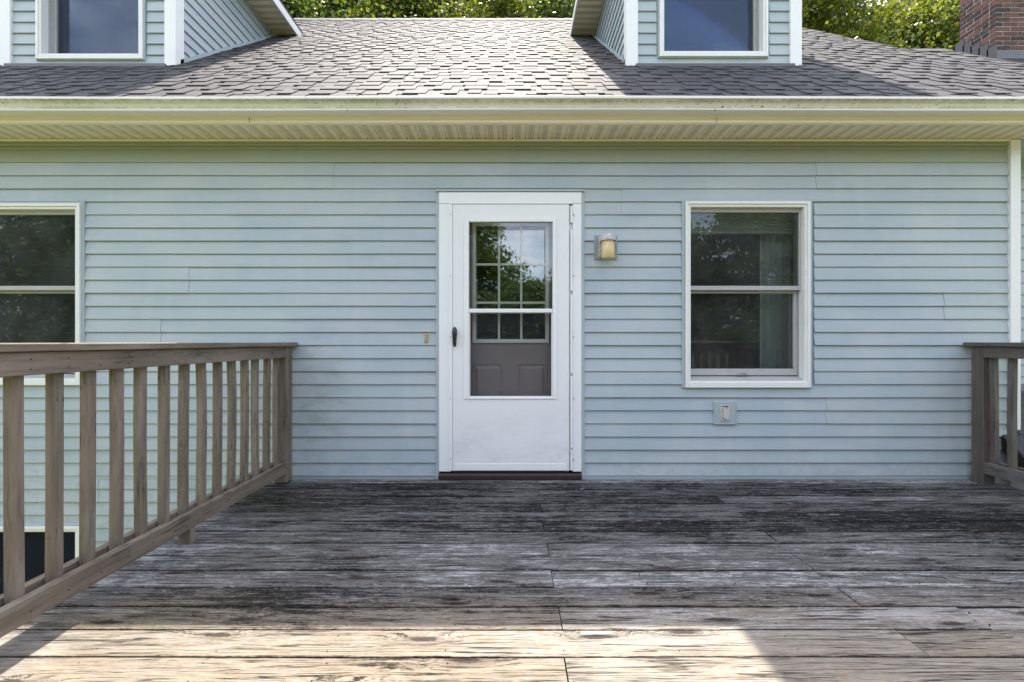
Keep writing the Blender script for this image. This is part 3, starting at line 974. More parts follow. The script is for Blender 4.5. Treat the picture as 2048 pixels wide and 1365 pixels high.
H('door_jamb', mb, M['white'])
mb = MB(); mb.profx([(-0.045, 0.004), (-0.045, 0.036), (-0.030, 0.050), (0.088, 0.052), (0.088, 0.004)], PX(877, D), PX(1163.5, D))
H('threshold', mb, M['threshold'], 0.004)

# ------------------------------------------------------------------ eave: soffit, fascia, gutter
GX0, GX1 = -6.2, 4.80
mb = MB()
mb.box(GX0, GX1, -0.292, -0.284, 2.634, 2.765); mb.profx([(-0.300, 2.634), (-0.300, 2.650), (-0.2925, 2.652), (-0.2925, 2.630), (-0.268, 2.630), (-0.268, 2.634)], GX0, GX1)
H('fascia', mb, M['cream'])
mb = MB()
outer = [(-0.284, 2.679), (-0.376, 2.676), (-0.384, 2.680), (-0.384, 2.690), (-0.378, 2.694), (-0.381, 2.706), (-0.393, 2.721), (-0.411, 2.731), (-0.420, 2.734), (-0.426, 2.737), (-0.426, 2.752), (-0.420, 2.756)]
inner = [(-0.417, 2.753), (-0.417, 2.738), (-0.390, 2.727), (-0.376, 2.706), (-0.373, 2.694), (-0.372, 2.681), (-0.293, 2.683)]
prof = outer + inner
N = 26
for i in range(N):
    xa = GX0 + (GX1 - GX0) * i / N; xb = GX0 + (GX1 - GX0) * (i + 1) / N
    sa = 0.004 * math.sin(xa * 1.1 + 1); sb = 0.004 * math.sin(xb * 1.1 + 1)
    r0 = [(xa, y, z + sa) for y, z in prof]; r1 = [(xb, y, z + sb) for y, z in prof]
    m_ = len(prof)
    mb.add(r0 + r1, [(j, (j + 1) % m_, m_ + (j + 1) % m_, m_ + j) for j in range(m_)], 0.5)
gutter = H('gutter', mb, M['gutter'])
for px in (1437, 690):
    x = PX(px, 3.05); mb = MB(); mb.box(x - 0.001, x + 0.001, -0.3848, -0.372, 2.675, 2.6905)
    obj('gutter_joint', mb, M['threshold'], gutter)
for px in (1448, 480):
    x = PX(px, 3.07); mb = MB(); mb.box(x - 0.0015, x + 0.0015, -0.3015, -0.3005, 2.634, 2.672)
    obj('fascia_joint', mb, M['threshold'], gutter)

mb = MB(); mb.profx([(-0.026, 2.6225), (-0.026, 2.6335), (-0.0225, 2.6335), (-0.0225, 2.6245)], XL, XR - 0.055)
mb.box(XL, XR + 0.02, -0.028, 0.0, 2.634, 2.645)
soff = H('soffit', mb, M['cream'])
SP = 0.3048
x = GX0
while x < XR + 0.05:
    mb = MB()
    xe = min(x + SP, XR + 0.05)
    prof = []
    u = math.ceil(x / 0.1016 - 1e-6) * 0.1016
    prof.append((x, 2.6362))
    xx = x
    for i in range(3):
        a = x + i * 0.1016
        prof += [(a + 0.001, 2.6362), (a + 0.006, 2.6430), (a + 0.011, 2.6362), (a + 0.100, 2.6362)]
    prof = [(min(p[0], xe), p[1]) for p in prof]
    prof += [(xe, 2.647), (x, 2.647)]
    mb.profy(prof, -0.2835, -0.029)
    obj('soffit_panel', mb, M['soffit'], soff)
    x += SP
# nail slots along the wall end of every rib
mb = MB(); x = GX0
while x < XR:
    mb.lathe(x + 0.006, -0.040, [(0.0045, 2.6352), (0.0045, 2.640)], 8); x += 0.1016
obj('slot_holes', mb, M['threshold'], soff, kind='stuff')

# ------------------------------------------------------------------ main roof
P = 0.84
CS, SN = 1 / math.hypot(1, P), P / math.hypot(1, P)
RY0, RZ0 = -0.388, 2.774 + P * (-0.388 + 0.36)
def RP(x, s, h): return (x, RY0 + CS * s - SN * h, RZ0 + SN * s + CS * h)
RIDGE_S = (4.22 - RY0) / CS
WING_S = (1.37 - RY0) / CS
RAKE_X, WING_X = 4.33, 4.72
DORM = [(-4.700, -3.128), (1.086, 2.641)]
DY = 0.656                                   # dormer front plane
DS = (DY - RY0) / CS
mb = MB()
def slab(x0, x1, s0, s1, h0=-0.05, h1=0.0):
    mb.prism([RP(x0, s0, h0), RP(x1, s0, h0), RP(x1, s1, h0), RP(x0, s1, h0)], [RP(x0, s0, h1), RP(x1, s0, h1), RP(x1, s1, h1), RP(x0, s1, h1)])
slab(-6.2, RAKE_X, 0.0, RIDGE_S); slab(RAKE_X + 0.001, WING_X, 0.0, WING_S)
# back slope
zr = RZ0 + SN * RIDGE_S
mb.prism([(-6.2, 4.225, zr), (RAKE_X, 4.225, zr), (RAKE_X, 8.9, zr - 4.675 * P), (-6.2, 8.9, zr - 4.675 * P)],
         [(-6.2, 4.225, zr - 0.06), (RAKE_X, 4.225, zr - 0.06), (RAKE_X, 8.9, zr - 4.675 * P - 0.06), (-6.2, 8.9, zr - 4.675 * P - 0.06)])
roof = H('roof', mb, M['lead'])
mb = MB()
zg = lambda y: RZ0 + P * (y - RY0) - 0.09
mb.prism([(RAKE_X - 0.34, -0.02, 2.66), (RAKE_X - 0.34, 4.2, zg(4.2)), (RAKE_X - 0.34, 8.4, 2.66)], [(RAKE_X - 0.30, -0.02, 2.66), (RAKE_X - 0.30, 4.2, zg(4.2)), (RAKE_X - 0.30, 8.4, 2.66)])
mb.box(XR + 0.06, WING_X - 0.05, -0.28, 1.3, 2.64, 2.66)
H('gable_wall', mb, M['channel'])

EXPO = 0.1435
def shingle(mb, x0, x1, s0, thick, rnd, lift):
    """one laminated tab lying on the course below"""
    s1 = s0 + EXPO + 0.035
    j = 0.0
    hb = 0.0035 + lift
    a = [RP(x0, s0, hb), RP(x1, s0, hb), RP(x1, s1, 0.0008), RP(x0, s1, 0.0008)]
    b = [RP(x0, s0 + 0.001, hb + thick), RP(x1, s0 + 0.001, hb + thick), RP(x1, s1, 0.0010 + 0.7 * thick), RP(x0, s1, 0.0010 + 0.7 * thick)]
    n0 = len(mb.f)
    mb.prism(a, b)
    for i in range(n0, len(mb.a)): mb.a[i] = rnd

rs = random.Random(3)
pieces = []
nrow = int(RIDGE_S / EXPO) + 1
for r in range(nrow):
    s0 = r * EXPO - 0.012
    xmax = WING_X if s0 < WING_S - 0.05 else RAKE_X + 0.015
    if s0 + EXPO > RIDGE_S + 0.02: break
    x = -6.15 + rs.uniform(-0.2, 0.1)
    tab = rs.random() < 0.5
    while x < xmax:
        wd = rs.uniform(0.09, 0.20) if tab else rs.uniform(0.07, 0.17)
        a, b = x, min(x + wd, xmax)
        tk = (0.0105 if tab else 0.0040) + rs.uniform(-0.001, 0.001)
        wv = 0.004 * math.sin(x * 1.7 + r * 0.9) + rs.uniform(-0.003, 0.003)
        segs = [(a, b)]
        sm = s0 + EXPO * 0.5
        if DS - 0.03 < sm < (2.0 - RY0) / CS:
            for d0, d1 in DORM:
                ns = []
                for p0, p1 in segs:
                    if p1 <= d0 or p0 >= d1: ns.append((p0, p1)); continue
                    if p0 < d0: ns.append((p0, d0))
                    if p1 > d1: ns.append((d1, p1))
                segs = ns
        for p0, p1 in segs:
            if p1 - p0 > 0.012:
                pieces.append((p0, p1 - 0.002, s0 + wv, tk, rs.random() * (0.75 if tab else 1.0), rs.uniform(0, 0.0015), r))
        x += wd
        tab = not tab
# what shows largest: the rows nearest the gutter, inside the frame
def shows(p):
    d = RY0 + CS * p[2] + CAMD
    px = 1024 + F * (p[0] + p[1]) / 2 / d
    return -40 < px < 2090
near = [p for p in pieces if shows(p)]
near.sort(key=lambda p: p[2])
single = set(id(p) for p in near[:296])
rest = MB()
for p in pieces:
    if id(p) in single:
        mb = MB(); shingle(mb, p[0], p[1], p[2], p[3], 0.0, p[5])
        link('shingle', mb.mesh('shingle', M['shingle'], fix=False), roof)
    else:
        shingle(rest, p[0], p[1], p[2], p[3], p[4], p[5])
link('shingle_field', rest.mesh('shingle_field', M['shingle'], fix=False), roof, kind='stuff')
# ridge caps
mb = MB()
zc = zr + 0.004
mb.add([(0, -0.13, -0.13 * P), (0.30, -0.13, -0.13 * P), (0.30, 0, 0.008), (0, 0, 0.008), (0.30, 0.13, -0.13 * P), (0, 0.13, -0.13 * P),
        (0, -0.13, -0.13 * P + 0.012), (0.30, -0.13, -0.13 * P + 0.004), (0.30, 0, 0.014), (0, 0, 0.024), (0.30, 0.13, -0.13 * P + 0.004), (0, 0.13, -0.13 * P + 0.012)],
       [(6, 7, 8, 9), (9, 8, 10, 11), (0, 6, 9, 3), (3, 9, 11, 5), (0, 1, 7, 6)], 0.3)
me = mb.mesh('ridge_cap', M['shingle'])
x = -6.2
while x < RAKE_X - 0.14:
    o = link('ridge_cap', me, roof); o.location = (x, 4.21, zc + random.uniform(-0.003, 0.004)); x += 0.145
# wing ridge cap (dark vent strip)
mb = MB(); yw = RY0 + CS * WING_S; zw = RZ0 + SN * WING_S
mb.prism([(RAKE_X, yw - 0.10, zw - 0.06), (RAKE_X, yw, zw + 0.03), (RAKE_X, yw + 0.12, zw - 0.08)], [(WING_X, yw - 0.10, zw - 0.06), (WING_X, yw, zw + 0.03), (WING_X, yw + 0.12, zw - 0.08)])
obj('ridge_vent', mb, M['shingle'], roof)
# drip edge
mb = MB(); mb.box(-6.2, WING_X, -0.360, -0.300, 2.728, 2.732)
obj('drip_edge', mb, M['white_clad'], roof)

# rear wing roof that carries the chimney
WP = 0.84
def WPZ(y): return 5.094 + WP * (y - 2.87)      # d = 6.35 -> y = 2.87, z = 4.02 + EYE
mb = MB()
mb.prism([(WING_X + 0.05, 0.9, WPZ(0.9) - 0.06), (11, 0.9, WPZ(0.9) - 0.06), (11, 3.35, WPZ(3.35) - 0.06), (WING_X + 0.05, 3.35, WPZ(3.35) - 0.06)],
         [(WING_X + 0.05, 0.9, WPZ(0.9)), (11, 0.9, WPZ(0.9)), (11, 3.35, WPZ(3.35)), (WING_X + 0.05, 3.35, WPZ(3.35))])
mb.prism([(WING_X + 0.05, 3.352, WPZ(3.35)), (11, 3.352, WPZ(3.35)), (11, 6.2, WPZ(3.35) - 2.4), (WING_X + 0.05, 6.2, WPZ(3.35) - 2.4)],
         [(WING_X + 0.05, 3.352, WPZ(3.35) - 0.06), (11, 3.352, WPZ(3.35) - 0.06), (11, 6.2, WPZ(3.35) - 2.46), (WING_X + 0.05, 6.2, WPZ(3.35) - 2.46)])
wing = H('wing_roof', mb, M['lead'])
mb = MB()
for r in range(22):
    y0 = 0.92 + r * EXPO * CS
    if y0 > 3.25: break
    x = WING_X + 0.05
    while x < 10.9:
        wd = rs.uniform(0.14, 0.26); tk = rs.choice((0.005, 0.011))
        y1 = y0 + (EXPO + 0.03) * CS
        a = [(x, y0, WPZ(y0) + 0.004), (x + wd - 0.002, y0, WPZ(y0) + 0.004), (x + wd - 0.002, y1, WPZ(y1) + 0.001), (x, y1, WPZ(y1) + 0.001)]
        b = [(p[0], p[1] - 0.002, p[2] + (tk if i < 2 else 0.003)) for i, p in enumerate(a)]
        mb.prism(a, b); x += wd
link('shingle_field', mb.mesh('shingle_field', M['shingle'], fix=False), wing, kind='stuff')
mb = MB(); mb.box(WING_X + 0.4, 11, 1.0, 6.0, GZ - 0.2, WPZ(1.0) - 0.08)
mbw = mb
H('wing_wall', mb, M['channel'])

# ------------------------------------------------------------------ dormers
EAVE_Z = 4.02 + EYE
OVH = 0.30
def roof_y(z): return RY0 + (z - RZ0) / P


def dormer(x0, x1, wpx, side_label):
    """wpx = window frame outer x0, x1, z0 in photo pixels"""
    dd = DY + CAMD
    zb_ = PZ(134, dd)
    mb = MB()
    wx0, wx1 = PX(wpx[0], dd - 0.04), PX(wpx[1], dd - 0.04)
    wz0 = PZ(wpx[2], dd - 0.04); wz1 = wz0 + 1.22
    # front core round the window, cheeks as wedges on the roof plane
    mb.box(x0, wx0 + 0.015, DY, DY + 0.10, zb_ - 0.05, EAVE_Z); mb.box(wx1 - 0.015, x1, DY, DY + 0.10, zb_ - 0.05, EAVE_Z)
    mb.box(wx0 + 0.015, wx1 - 0.015, DY, DY + 0.10, zb_ - 0.05, wz0 + 0.015); mb.box(wx0 + 0.015, wx1 - 0.015, DY, DY + 0.10, wz1 - 0.015, EAVE_Z)
    ye = roof_y(EAVE_Z)
    for xa, xb in ((x0, x0 + 0.10), (x1 - 0.10, x1)):
        mb.prism([(xa, DY + 0.10, roofz(DY + 0.10) - 0.04), (xa, DY + 0.10, EAVE_Z), (xa, ye + 0.05, EAVE_Z)],
                 [(xb, DY + 0.10, roofz(DY + 0.10) - 0.04), (xb, DY + 0.10, EAVE_Z), (xb, ye + 0.05, EAVE_Z)])
    xm = (x0 + x1) / 2; hw = (x1 - x0) / 2
    gz = EAVE_Z + hw * P
    mb.prism([(x0, DY, EAVE_Z + 0.001), (x1, DY, EAVE_Z + 0.001), (xm, DY, gz)], [(x0, DY + 0.10, EAVE_Z + 0.001), (x1, DY + 0.10, EAVE_Z + 0.001), (xm, DY + 0.10, gz)])
    dm = H('dormer', mb, M['channel'], label=side_label)
    # room box behind the window so it is not see-through
    mb = MB(); mb.box(wx0 - 0.1, wx1 + 0.1, DY + 1.2, DY + 1.25, zb_, EAVE_Z)
    mb.box(x0 + 0.101, x1 - 0.101, DY + 0.11, DY + 1.2, EAVE_Z - 0.03, EAVE_Z - 0.001)
    obj('room', mb, M['dark_room'], dm)
    # gable roof
    mb = MB()
    yf = DY - OVH; yb = roof_y(gz) + 0.05
    for s in (-1, 1):
        xe = xm + s * (hw + OVH)
        ze = EAVE_Z + 0.15
        zt = ze + (hw + OVH) * P
        mb.prism([(xe, yf, ze), (xm, yf, zt), (xm, yf, zt - 0.10), (xe, yf, ze - 0.06)], [(xe, roof_y(ze) + 0.05, ze), (xm, roof_y(zt) + 0.05, zt), (xm, roof_y(zt) + 0.05, zt - 0.10), (xe, roof_y(ze) + 0.05, ze - 0.06)])
    obj('dormer_roof', mb, M['shingle'], dm)
    for s, xc in ((-1, x0), (1, x1)):
        xo = xc + s * OVH
        yend = roof_y(EAVE_Z) - 0.02
        mb = MB(); a, b = sorted((xo, xo + s * 0.02))
        mb.prism([(a, yf, EAVE_Z - 0.012), (a, yf, EAVE_Z + 0.088), (a, roof_y(EAVE_Z + 0.088), EAVE_Z + 0.088), (a, roof_y(EAVE_Z - 0.012), EAVE_Z - 0.012)],
                 [(b, yf, EAVE_Z - 0.012), (b, yf, EAVE_Z + 0.088), (b, roof_y(EAVE_Z + 0.088), EAVE_Z + 0.088), (b, roof_y(EAVE_Z - 0.012), EAVE_Z - 0.012)])
        obj('dormer_fascia', mb, M['white'], dm)
        y = yf
        while y < yend - 0.02:
            y2 = min(y + 0.1016, yend)
            mb = MB(); a, b = sorted((xc + s * 0.002, xo - s * 0.002))
            mb.profx([(y, EAVE_Z + 0.002), (y + 0.004, EAVE_Z + 0.008), (y + 0.010, EAVE_Z + 0.002), (y2 - 0.001, EAVE_Z + 0.002), (y2 - 0.001, EAVE_Z + 0.014), (y, EAVE_Z + 0.014)], a, b)
            obj('soffit_panel', mb, M['soffit_dormer'], dm)
            y = y2
    # front siding
    zf = zb_ + 0.004
    k = 0
    hole = (wx0 - 0.024, wx1 + 0.024, wz0 + 0.012, wz1)
    while zf + k * E < EAVE_Z - 0.02:
        z = zf + k * E
        for a, b in cut(x0 + 0.07, x1 - 0.07, [hole], z + E / 2):
            mb = MB(); mb.profx([(y + DY, min(zz, EAVE_Z)) for y, zz in course_profile(z)], a, b)
            obj('siding_panel', mb, M['siding'], dm)
        k += 1
    # cheek siding: horizontal courses cut off on the roof slope
    for s, xc in ((-1, x0), (1, x1)):
        k = 0
        while True:
            z = zf + k * E; k += 1
            if z > EAVE_Z - 0.01: break
            prof = course_profile(z)
            mb = MB()
            r0 = []; r1 = []
            for y, zz in prof:
                zz = min(zz, EAVE_Z - 0.001)
                r0.append((xc - s * y, DY + 0.02, zz)); r1.append((xc - s * y, max(DY + 0.025, roof_y(zz - 0.012)), zz))
            mb.prism(r0, r1)
            obj('siding_panel', mb, M['siding'], dm)
        # step flashing strip along the slope
        mb = MB()
        n = 14
        for i in range(n):
            pass
        ya, yb_ = DY + 0.03, roof_y(EAVE_Z) - 0.01
        a, b = xc + s * 0.018, xc + s * 0.030
        mb.prism([(a, ya, roofz(ya) + 0.012), (a, ya, roofz(ya) + 0.052), (a, yb_, roofz(yb_) + 0.040), (a, yb_, roofz(yb_) + 0.010)],
                 [(b, ya, roofz(ya) + 0.012), (b, ya, roofz(ya) + 0.052), (b, yb_, roofz(yb_) + 0.040), (b, yb_, roofz(yb_) + 0.010)])
        obj('flashing', mb, M['channel'], dm)
        # corner boards
        mb = MB()
        a, b = sorted((xc + s * 0.030, xc - s * 0.075))
        zlo = zb_ - 0.008
        mb.box(a, b, DY - 0.034, DY - 0.001, zlo, EAVE_Z - 0.001)
        a, b = sorted((xc + s * 0.030, xc + s * 0.001))
        mb.box(a, b, DY - 0.001, DY + 0.075, zlo, EAVE_Z - 0.001)
        obj('corner_board', mb, M['white'], dm, 0.003)
    mb = MB(); mb.box(x0 + 0.05, x1 - 0.05, DY - 0.06, DY - 0.003, zb_ - 0.030, zb_ - 0.002)
    obj('apron_flashing', mb, M['lead'], dm)
    window(wx0, wx1, wz0, wz1, None, M['glass_dormer'], 0.13, DY, True, (0.012, 0.012), screen=M['screen_pale'])
    return dm


def roofz(y): return RZ0 + P * (y - RY0)
dormer(DORM[0][0], DORM[0][1], (70, 284, 117), 'left dormer')
dormer(DORM[1][0], DORM[1][1], (1320, 1537, 112), 'right dormer')

# ------------------------------------------------------------------ chimney
CX, CY, CW, CDp = 6.90, 2.87, 1.05, 0.52
mb = MB()
CZ0 = 4.55; CZ1 = 7.6
mb.box(CX + 0.005, CX + CW - 0.005, CY + 0.005, CY + CDp - 0.005, CZ0, CZ1)
ch = H('chimney', mb, M['mortar'], label='red brick chimney')
BL, BH, J = 0.203, 0.057, 0.0105
bm_ = MB(); bm_.box(0, BL, 0, 0.09, 0, BH); brick_x = bm_.mesh('brick', M['brick'])
bm_ = MB(); bm_.box(0, 0.0965, 0, 0.09, 0, BH); brick_hx = bm_.mesh('brick', M['brick'])
bm_ = MB(); bm_.box(0, 0.09, 0, BL, 0, BH); brick_y = bm_.mesh('brick', M['brick'])
bm_ = MB(); bm_.box(0, 0.09, 0, 0.0965, 0, BH); brick_hy = bm_.mesh('brick', M['brick'])
hidden = MB()
row = 0; z = CZ0; nb = 0
rb = random.Random(5)
while z < CZ1 - BH:
    vis = z < 6.35
    x = CX + (0 if row % 2 == 0 else 0.0)
    first = True
    while x < CX + CW - 0.05:
        half = first and row % 2 == 1
        L = 0.0965 if half else min(BL, CX + CW - x)
        if vis and L > 0.09 and z > 4.9 and x < CX + 0.75:
            o = link('brick', brick_hx if L < 0.15 else brick_x, ch); o.location = (x, CY + rb.uniform(-0.002, 0.002), z); nb += 1
        else:
            hidden.box(x, x + L, CY, CY + 0.09, z, z + BH)
        x += L + J; first = False
    y = CY + (0.0965 + J if row % 2 == 0 else BL + J) - 0.0065 - J
    y = CY + 0.09 + J
    first = True
    while y < CY + CDp - 0.04:
        half = first and row % 2 == 0
        L = 0.0965 if half else min(BL, CY + CDp - y)
        if vis and L > 0.09 and z > 4.9:
            o = link('brick', brick_hy if L < 0.15 else brick_y, ch); o.location = (CX + rb.uniform(-0.002, 0.002), y, z); nb += 1
        else:
            hidden.box(CX, CX + 0.09, y, y + L, z, z + BH)
        y += L + J; first = False
    hidden.box(CX + 0.1, CX + CW, CY + CDp - 0.09, CY + CDp, z, z + BH); hidden.box(CX + CW - 0.09, CX + CW, CY + 0.1, CY + CDp - 0.1, z, z + BH)
    z += BH + J; row += 1
obj('brickwork', hidden, M['brick'], ch, kind='stuff')
# stepped lead flashing on the left side, apron in front
for i in range(5):
    ya = CY - 0.02 + i * 0.115; yb_ = ya + 0.135
    mb = MB(); mb.prism([(CX - 0.012, ya, WPZ(ya) - 0.02), (CX - 0.012, ya, WPZ(ya) + 0.22), (CX - 0.012, yb_, WPZ(ya) + 0.22), (CX - 0.012, yb_, WPZ(yb_) - 0.02)],
                        [(CX - 0.006 - 0.001 * i, ya, WPZ(ya) - 0.02), (CX - 0.006 - 0.001 * i, ya, WPZ(ya) + 0.22), (CX - 0.006 - 0.001 * i, yb_, WPZ(ya) + 0.22), (CX - 0.006 - 0.001 * i, yb_, WPZ(yb_) - 0.02)])
    obj('step_flashing', mb, M['lead'], ch)
mb = MB(); mb.box(CX - 0.013, CX + CW + 0.01, CY - 0.012, CY - 0.004, WPZ(CY) - 0.05, WPZ(CY) + 0.115)
obj('apron_flashing', mb, M['lead'], ch)

# ------------------------------------------------------------------ side wing beyond the corner and low side entry roof
mb = MB(); mb.box(XR + 0.021, 7.0, 0.40, 0.5, -2.9, 3.4)
sw = H('side_wall', mb, M['channel'])
for k in range(0, 30):
    mb = MB(); mb.profx([(y + 0.40, zz) for y, zz in course_profile(Z0 + k * E + 0.03)], XR + 0.022, 7.0)
    obj('siding_panel', mb, M['siding'], sw)
mb = MB()
HP = 0.9; hx0 = 3.86
def HZ(y): return PZ(866) + HP * y
ya, yb_ = -1.3, 0.39
mb.prism([(hx0 - 0.04, ya, HZ(ya)), (7.2, ya, HZ(ya)), (7.2, -0.02, HZ(-0.02)), (hx0 - 0.04, -0.02, HZ(-0.02))],
         [(hx0 - 0.04, ya, HZ(ya) - 0.07), (7.2, ya, HZ(ya) - 0.07), (7.2, -0.02, HZ(-0.02) - 0.07), (hx0 - 0.04, -0.02, HZ(-0.02) - 0.07)])
mb.prism([(XR + 0.025, -0.018, HZ(-0.018)), (7.2, -0.018, HZ(-0.018)), (7.2, yb_, HZ(yb_)), (XR + 0.025, yb_, HZ(yb_))],
         [(XR + 0.025, -0.018, HZ(-0.018) - 0.07), (7.2, -0.018, HZ(-0.018) - 0.07), (7.2, yb_, HZ(yb_) - 0.07), (XR + 0.025, yb_, HZ(yb_) - 0.07)])
en = H('side_entry', mb, M['lead'], label='low shingled side entry roof')
mb = MB()
for r in range(18):
    y0 = ya + r * EXPO / math.hypot(1, HP)
    if y0 > yb_ - 0.1: break
    x = hx0 - 0.045 if y0 < -0.12 else XR + 0.03
    while x < 7.1:
        wd = rs.uniform(0.16, 0.28); y1 = y0 + 0.17 / math.hypot(1, HP); tk = rs.choice((0.005, 0.010))
        a = [(x, y0, HZ(y0) + 0.003), (x + wd - 0.003, y0, HZ(y0) + 0.003), (x + wd - 0.003, y1, HZ(y1) + 0.001), (x, y1, HZ(y1) + 0.001)]
        b = [(p[0], p[1] - 0.002, p[2] + (tk if i < 2 else 0.003)) for i, p in enumerate(a)]
        mb.prism(a, b); x += wd
link('shingle_field', mb.mesh('shingle_field', M['shingle'], fix=False), en, kind='stuff')
mb = MB()
mb.prism([(hx0, ya + 0.1, GZ), (hx0, -0.03, GZ), (hx0, -0.03, HZ(-0.03) - 0.09), (hx0, ya + 0.1, HZ(ya + 0.1) - 0.09)],
         [(hx0 + 0.08, ya + 0.1, GZ), (hx0 + 0.08, -0.03, GZ), (hx0 + 0.08, -0.03, HZ(-0.03) - 0.09), (hx0 + 0.08, ya + 0.1, HZ(ya + 0.1) - 0.09)])
obj('side_panel', mb, M['white_clad'], en)
mb = MB()
mb.prism([(hx0 - 0.055, ya, HZ(ya) - 0.11), (hx0 - 0.055, ya, HZ(ya) + 0.004), (hx0 - 0.055, -0.022, HZ(-0.022) + 0.004), (hx0 - 0.055, -0.022, HZ(-0.022) - 0.11)],
         [(hx0 - 0.041, ya, HZ(ya) - 0.11), (hx0 - 0.041, ya, HZ(ya) + 0.004), (hx0 - 0.041, -0.022, HZ(-0.022) + 0.004), (hx0 - 0.041, -0.022, HZ(-0.022) - 0.11)])
obj('rake_board', mb, M['threshold'], en)

# ------------------------------------------------------------------ deck
DXL, DXR, DYF = -1.876, 3.69, -3.66
deck = empty('deck', (0, 0, 0), 'weathered grey plank deck in front of the house with black mildew stains', 'deck')
PITCH = 0.1430
rowstart = 1.659 - CAMD                    # y of a known board edge
rd = random.Random(11)
k0 = int(math.ceil((DYF - rowstart) / PITCH)) - 1
r = k0
while True:
    ya = rowstart + r * PITCH
    if ya > -0.035: break
    yb_ = min(ya + PITCH - rd.uniform(0.0020, 0.0052), -0.026)
    seam = [0.185 + rd.uniform(-0.008, 0.008)] if r % 2 == 0 else [1.42 + rd.uniform(-0.008, 0.008)]
    if r in (0, 6, -6): seam.append(1.79)
    if r % 2 and r % 4 == 1: seam = [-0.62] + seam if r < -2 else seam
    xs = [DXL] + sorted(seam) + [DXR]
    for i in range(len(xs) - 1):
        xa = xs[i] + (0.0015 if i else rd.uniform(-0.004, 0.004)); xb = xs[i + 1] - (rd.uniform(0.0015, 0.004) if i < len(xs) - 2 else rd.uniform(-0.004, 0.004))
        L = xb - xa; yc = (ya + yb_) / 2; hw = (yb_ - ya) / 2
        c = 0.0038
        cup = rd.uniform(-0.0012, 0.0022)
        cs = [(-hw, -0.034), (-hw, -c), (-hw + c * 0.4, -c * 0.3), (-hw + c, 0.0), (-hw * 0.4, -cup), (hw * 0.4, -cup), (hw - c, 0.0), (hw - c * 0.4, -c * 0.3), (hw, -c), (hw, -0.034)]
        NS = max(3, int(L / 0.25))
        mb = MB(); m_ = len(cs); vs_ = []; fs_ = []
        ph = rd.uniform(0, 9)
        for q in range(NS + 1):
            x = L * q / NS
            wy = 0.0011 * math.sin(x * 3.1 + ph); wz = 0.0012 * math.sin(x * 2.3 + ph * 2)
            vs_ += [(x, y + wy, z_ + wz) for y, z_ in cs]
        for q in range(NS):
            fs_ += [(q * m_ + j, q * m_ + (j + 1) % m_, (q + 1) * m_ + (j + 1) % m_, (q + 1) * m_ + j) for j in range(m_)]
        fs_ += [tuple(range(m_))[::-1], tuple(range(NS * m_, NS * m_ + m_))]
        mb.add(vs_, fs_)
        o = obj('deck_board', mb, M['deck'], deck)
        o.location = (xa, yc, rd.uniform(-0.0015, 0.0015))
        o.rotation_euler = (0, 0, rd.uniform(-0.0006, 0.0006))
    r += 1
# nail and screw heads over the joists
nails = MB()
for j in range(14):
    x = 0.185 + (j - 5) * 0.4064
    if x < DXL + 0.05 or x > DXR - 0.05: continue
    for r in range(-12, 13):
        ya = rowstart + r * PITCH
        if ya > -0.1 or ya < -3.6: continue
        for dy in (0.03, 0.108):
            a, b = x + rd.uniform(-0.012, 0.012), ya + dy + rd.uniform(-0.006, 0.006)
            nails.box(a - 0.002, a + 0.002, b - 0.002, b + 0.002, -0.004, 0.0016)
obj('nail_heads', nails, M['threshold'], deck, kind='stuff')
for j in range(14):
    x = 0.185 + (j - 5) * 0.4064
    if DXL < x < DXR:
        mb = MB(); mb.box(x - 0.019, x + 0.019, -3.58, -0.04, -0.27, -0.037)
        obj('joist', mb, M['lumber'], deck)
mb = MB(); mb.box(DXL + 0.03, DXR - 0.03, -3.62, -3.581, -0.27, -0.037); mb.box(DXL + 0.03, DXR - 0.03, -0.039, -0.022, -0.27, -0.037)
mb.box(DXL + 0.03, DXL + 0.068, -3.58, -0.04, -0.27, -0.037); mb.box(DXR - 0.068, DXR - 0.03, -3.58, -0.04, -0.27, -0.037)
obj('rim_joist', mb, M['lumber'], deck)
for x in (-1.6, 0.9, 3.4):
    mb = MB(); mb.box(x - 0.07, x + 0.07, -3.45, -3.31, GZ, -0.27)
    obj('support_post', mb, M['rail_z'], deck)


# ------------------------------------------------------------------ railings
def bal_mesh(h, seedv, mat=None):
    """38 mm baluster, slightly bowed and twisted like old lumber"""
    q = random.Random(seedv)
    mb = MB(); n = 7; vs_ = []; fs_ = []
    bx, by = q.uniform(-0.006, 0.006), q.uniform(-0.006, 0.006)
    lx, ly = q.uniform(-0.006, 0.006), q.uniform(-0.006, 0.006)
    tw = q.uniform(-0.07, 0.07)
    if q.random() < 0.2: by *= 1.8
    ph = q.uniform(0.35, 0.65)
    hw = 0.019; c = 0.003
    cs = [(-hw, -hw + c), (-hw + c, -hw), (hw - c, -hw), (hw, -hw + c), (hw, hw - c), (hw - c, hw), (-hw + c, hw), (-hw, hw - c)]
    for i in range(n + 1):
        t = i / n
        e = math.sin(math.pi * t ** (math.log(0.5) / math.log(ph)))
        a = tw * t
        for x, y in cs:
            vs_.append((x * math.cos(a) - y * math.sin(a) + bx * e + lx * t, x * math.sin(a) + y * math.cos(a) + by * e + ly * t, h * t))
    m_ = len(cs)
    for i in range(n):
        fs_ += [(i * m_ + j, i * m_ + (j + 1) % m_, (i + 1) * m_ + (j + 1) % m_, (i + 1) * m_ + j) for j in range(m_)]
    fs_ += [tuple(range(m_))[::-1], tuple(range(n * m_, n * m_ + m_))]
    mb.add(vs_, fs_)
    return mb.mesh('baluster', mat or M['rail_z'])


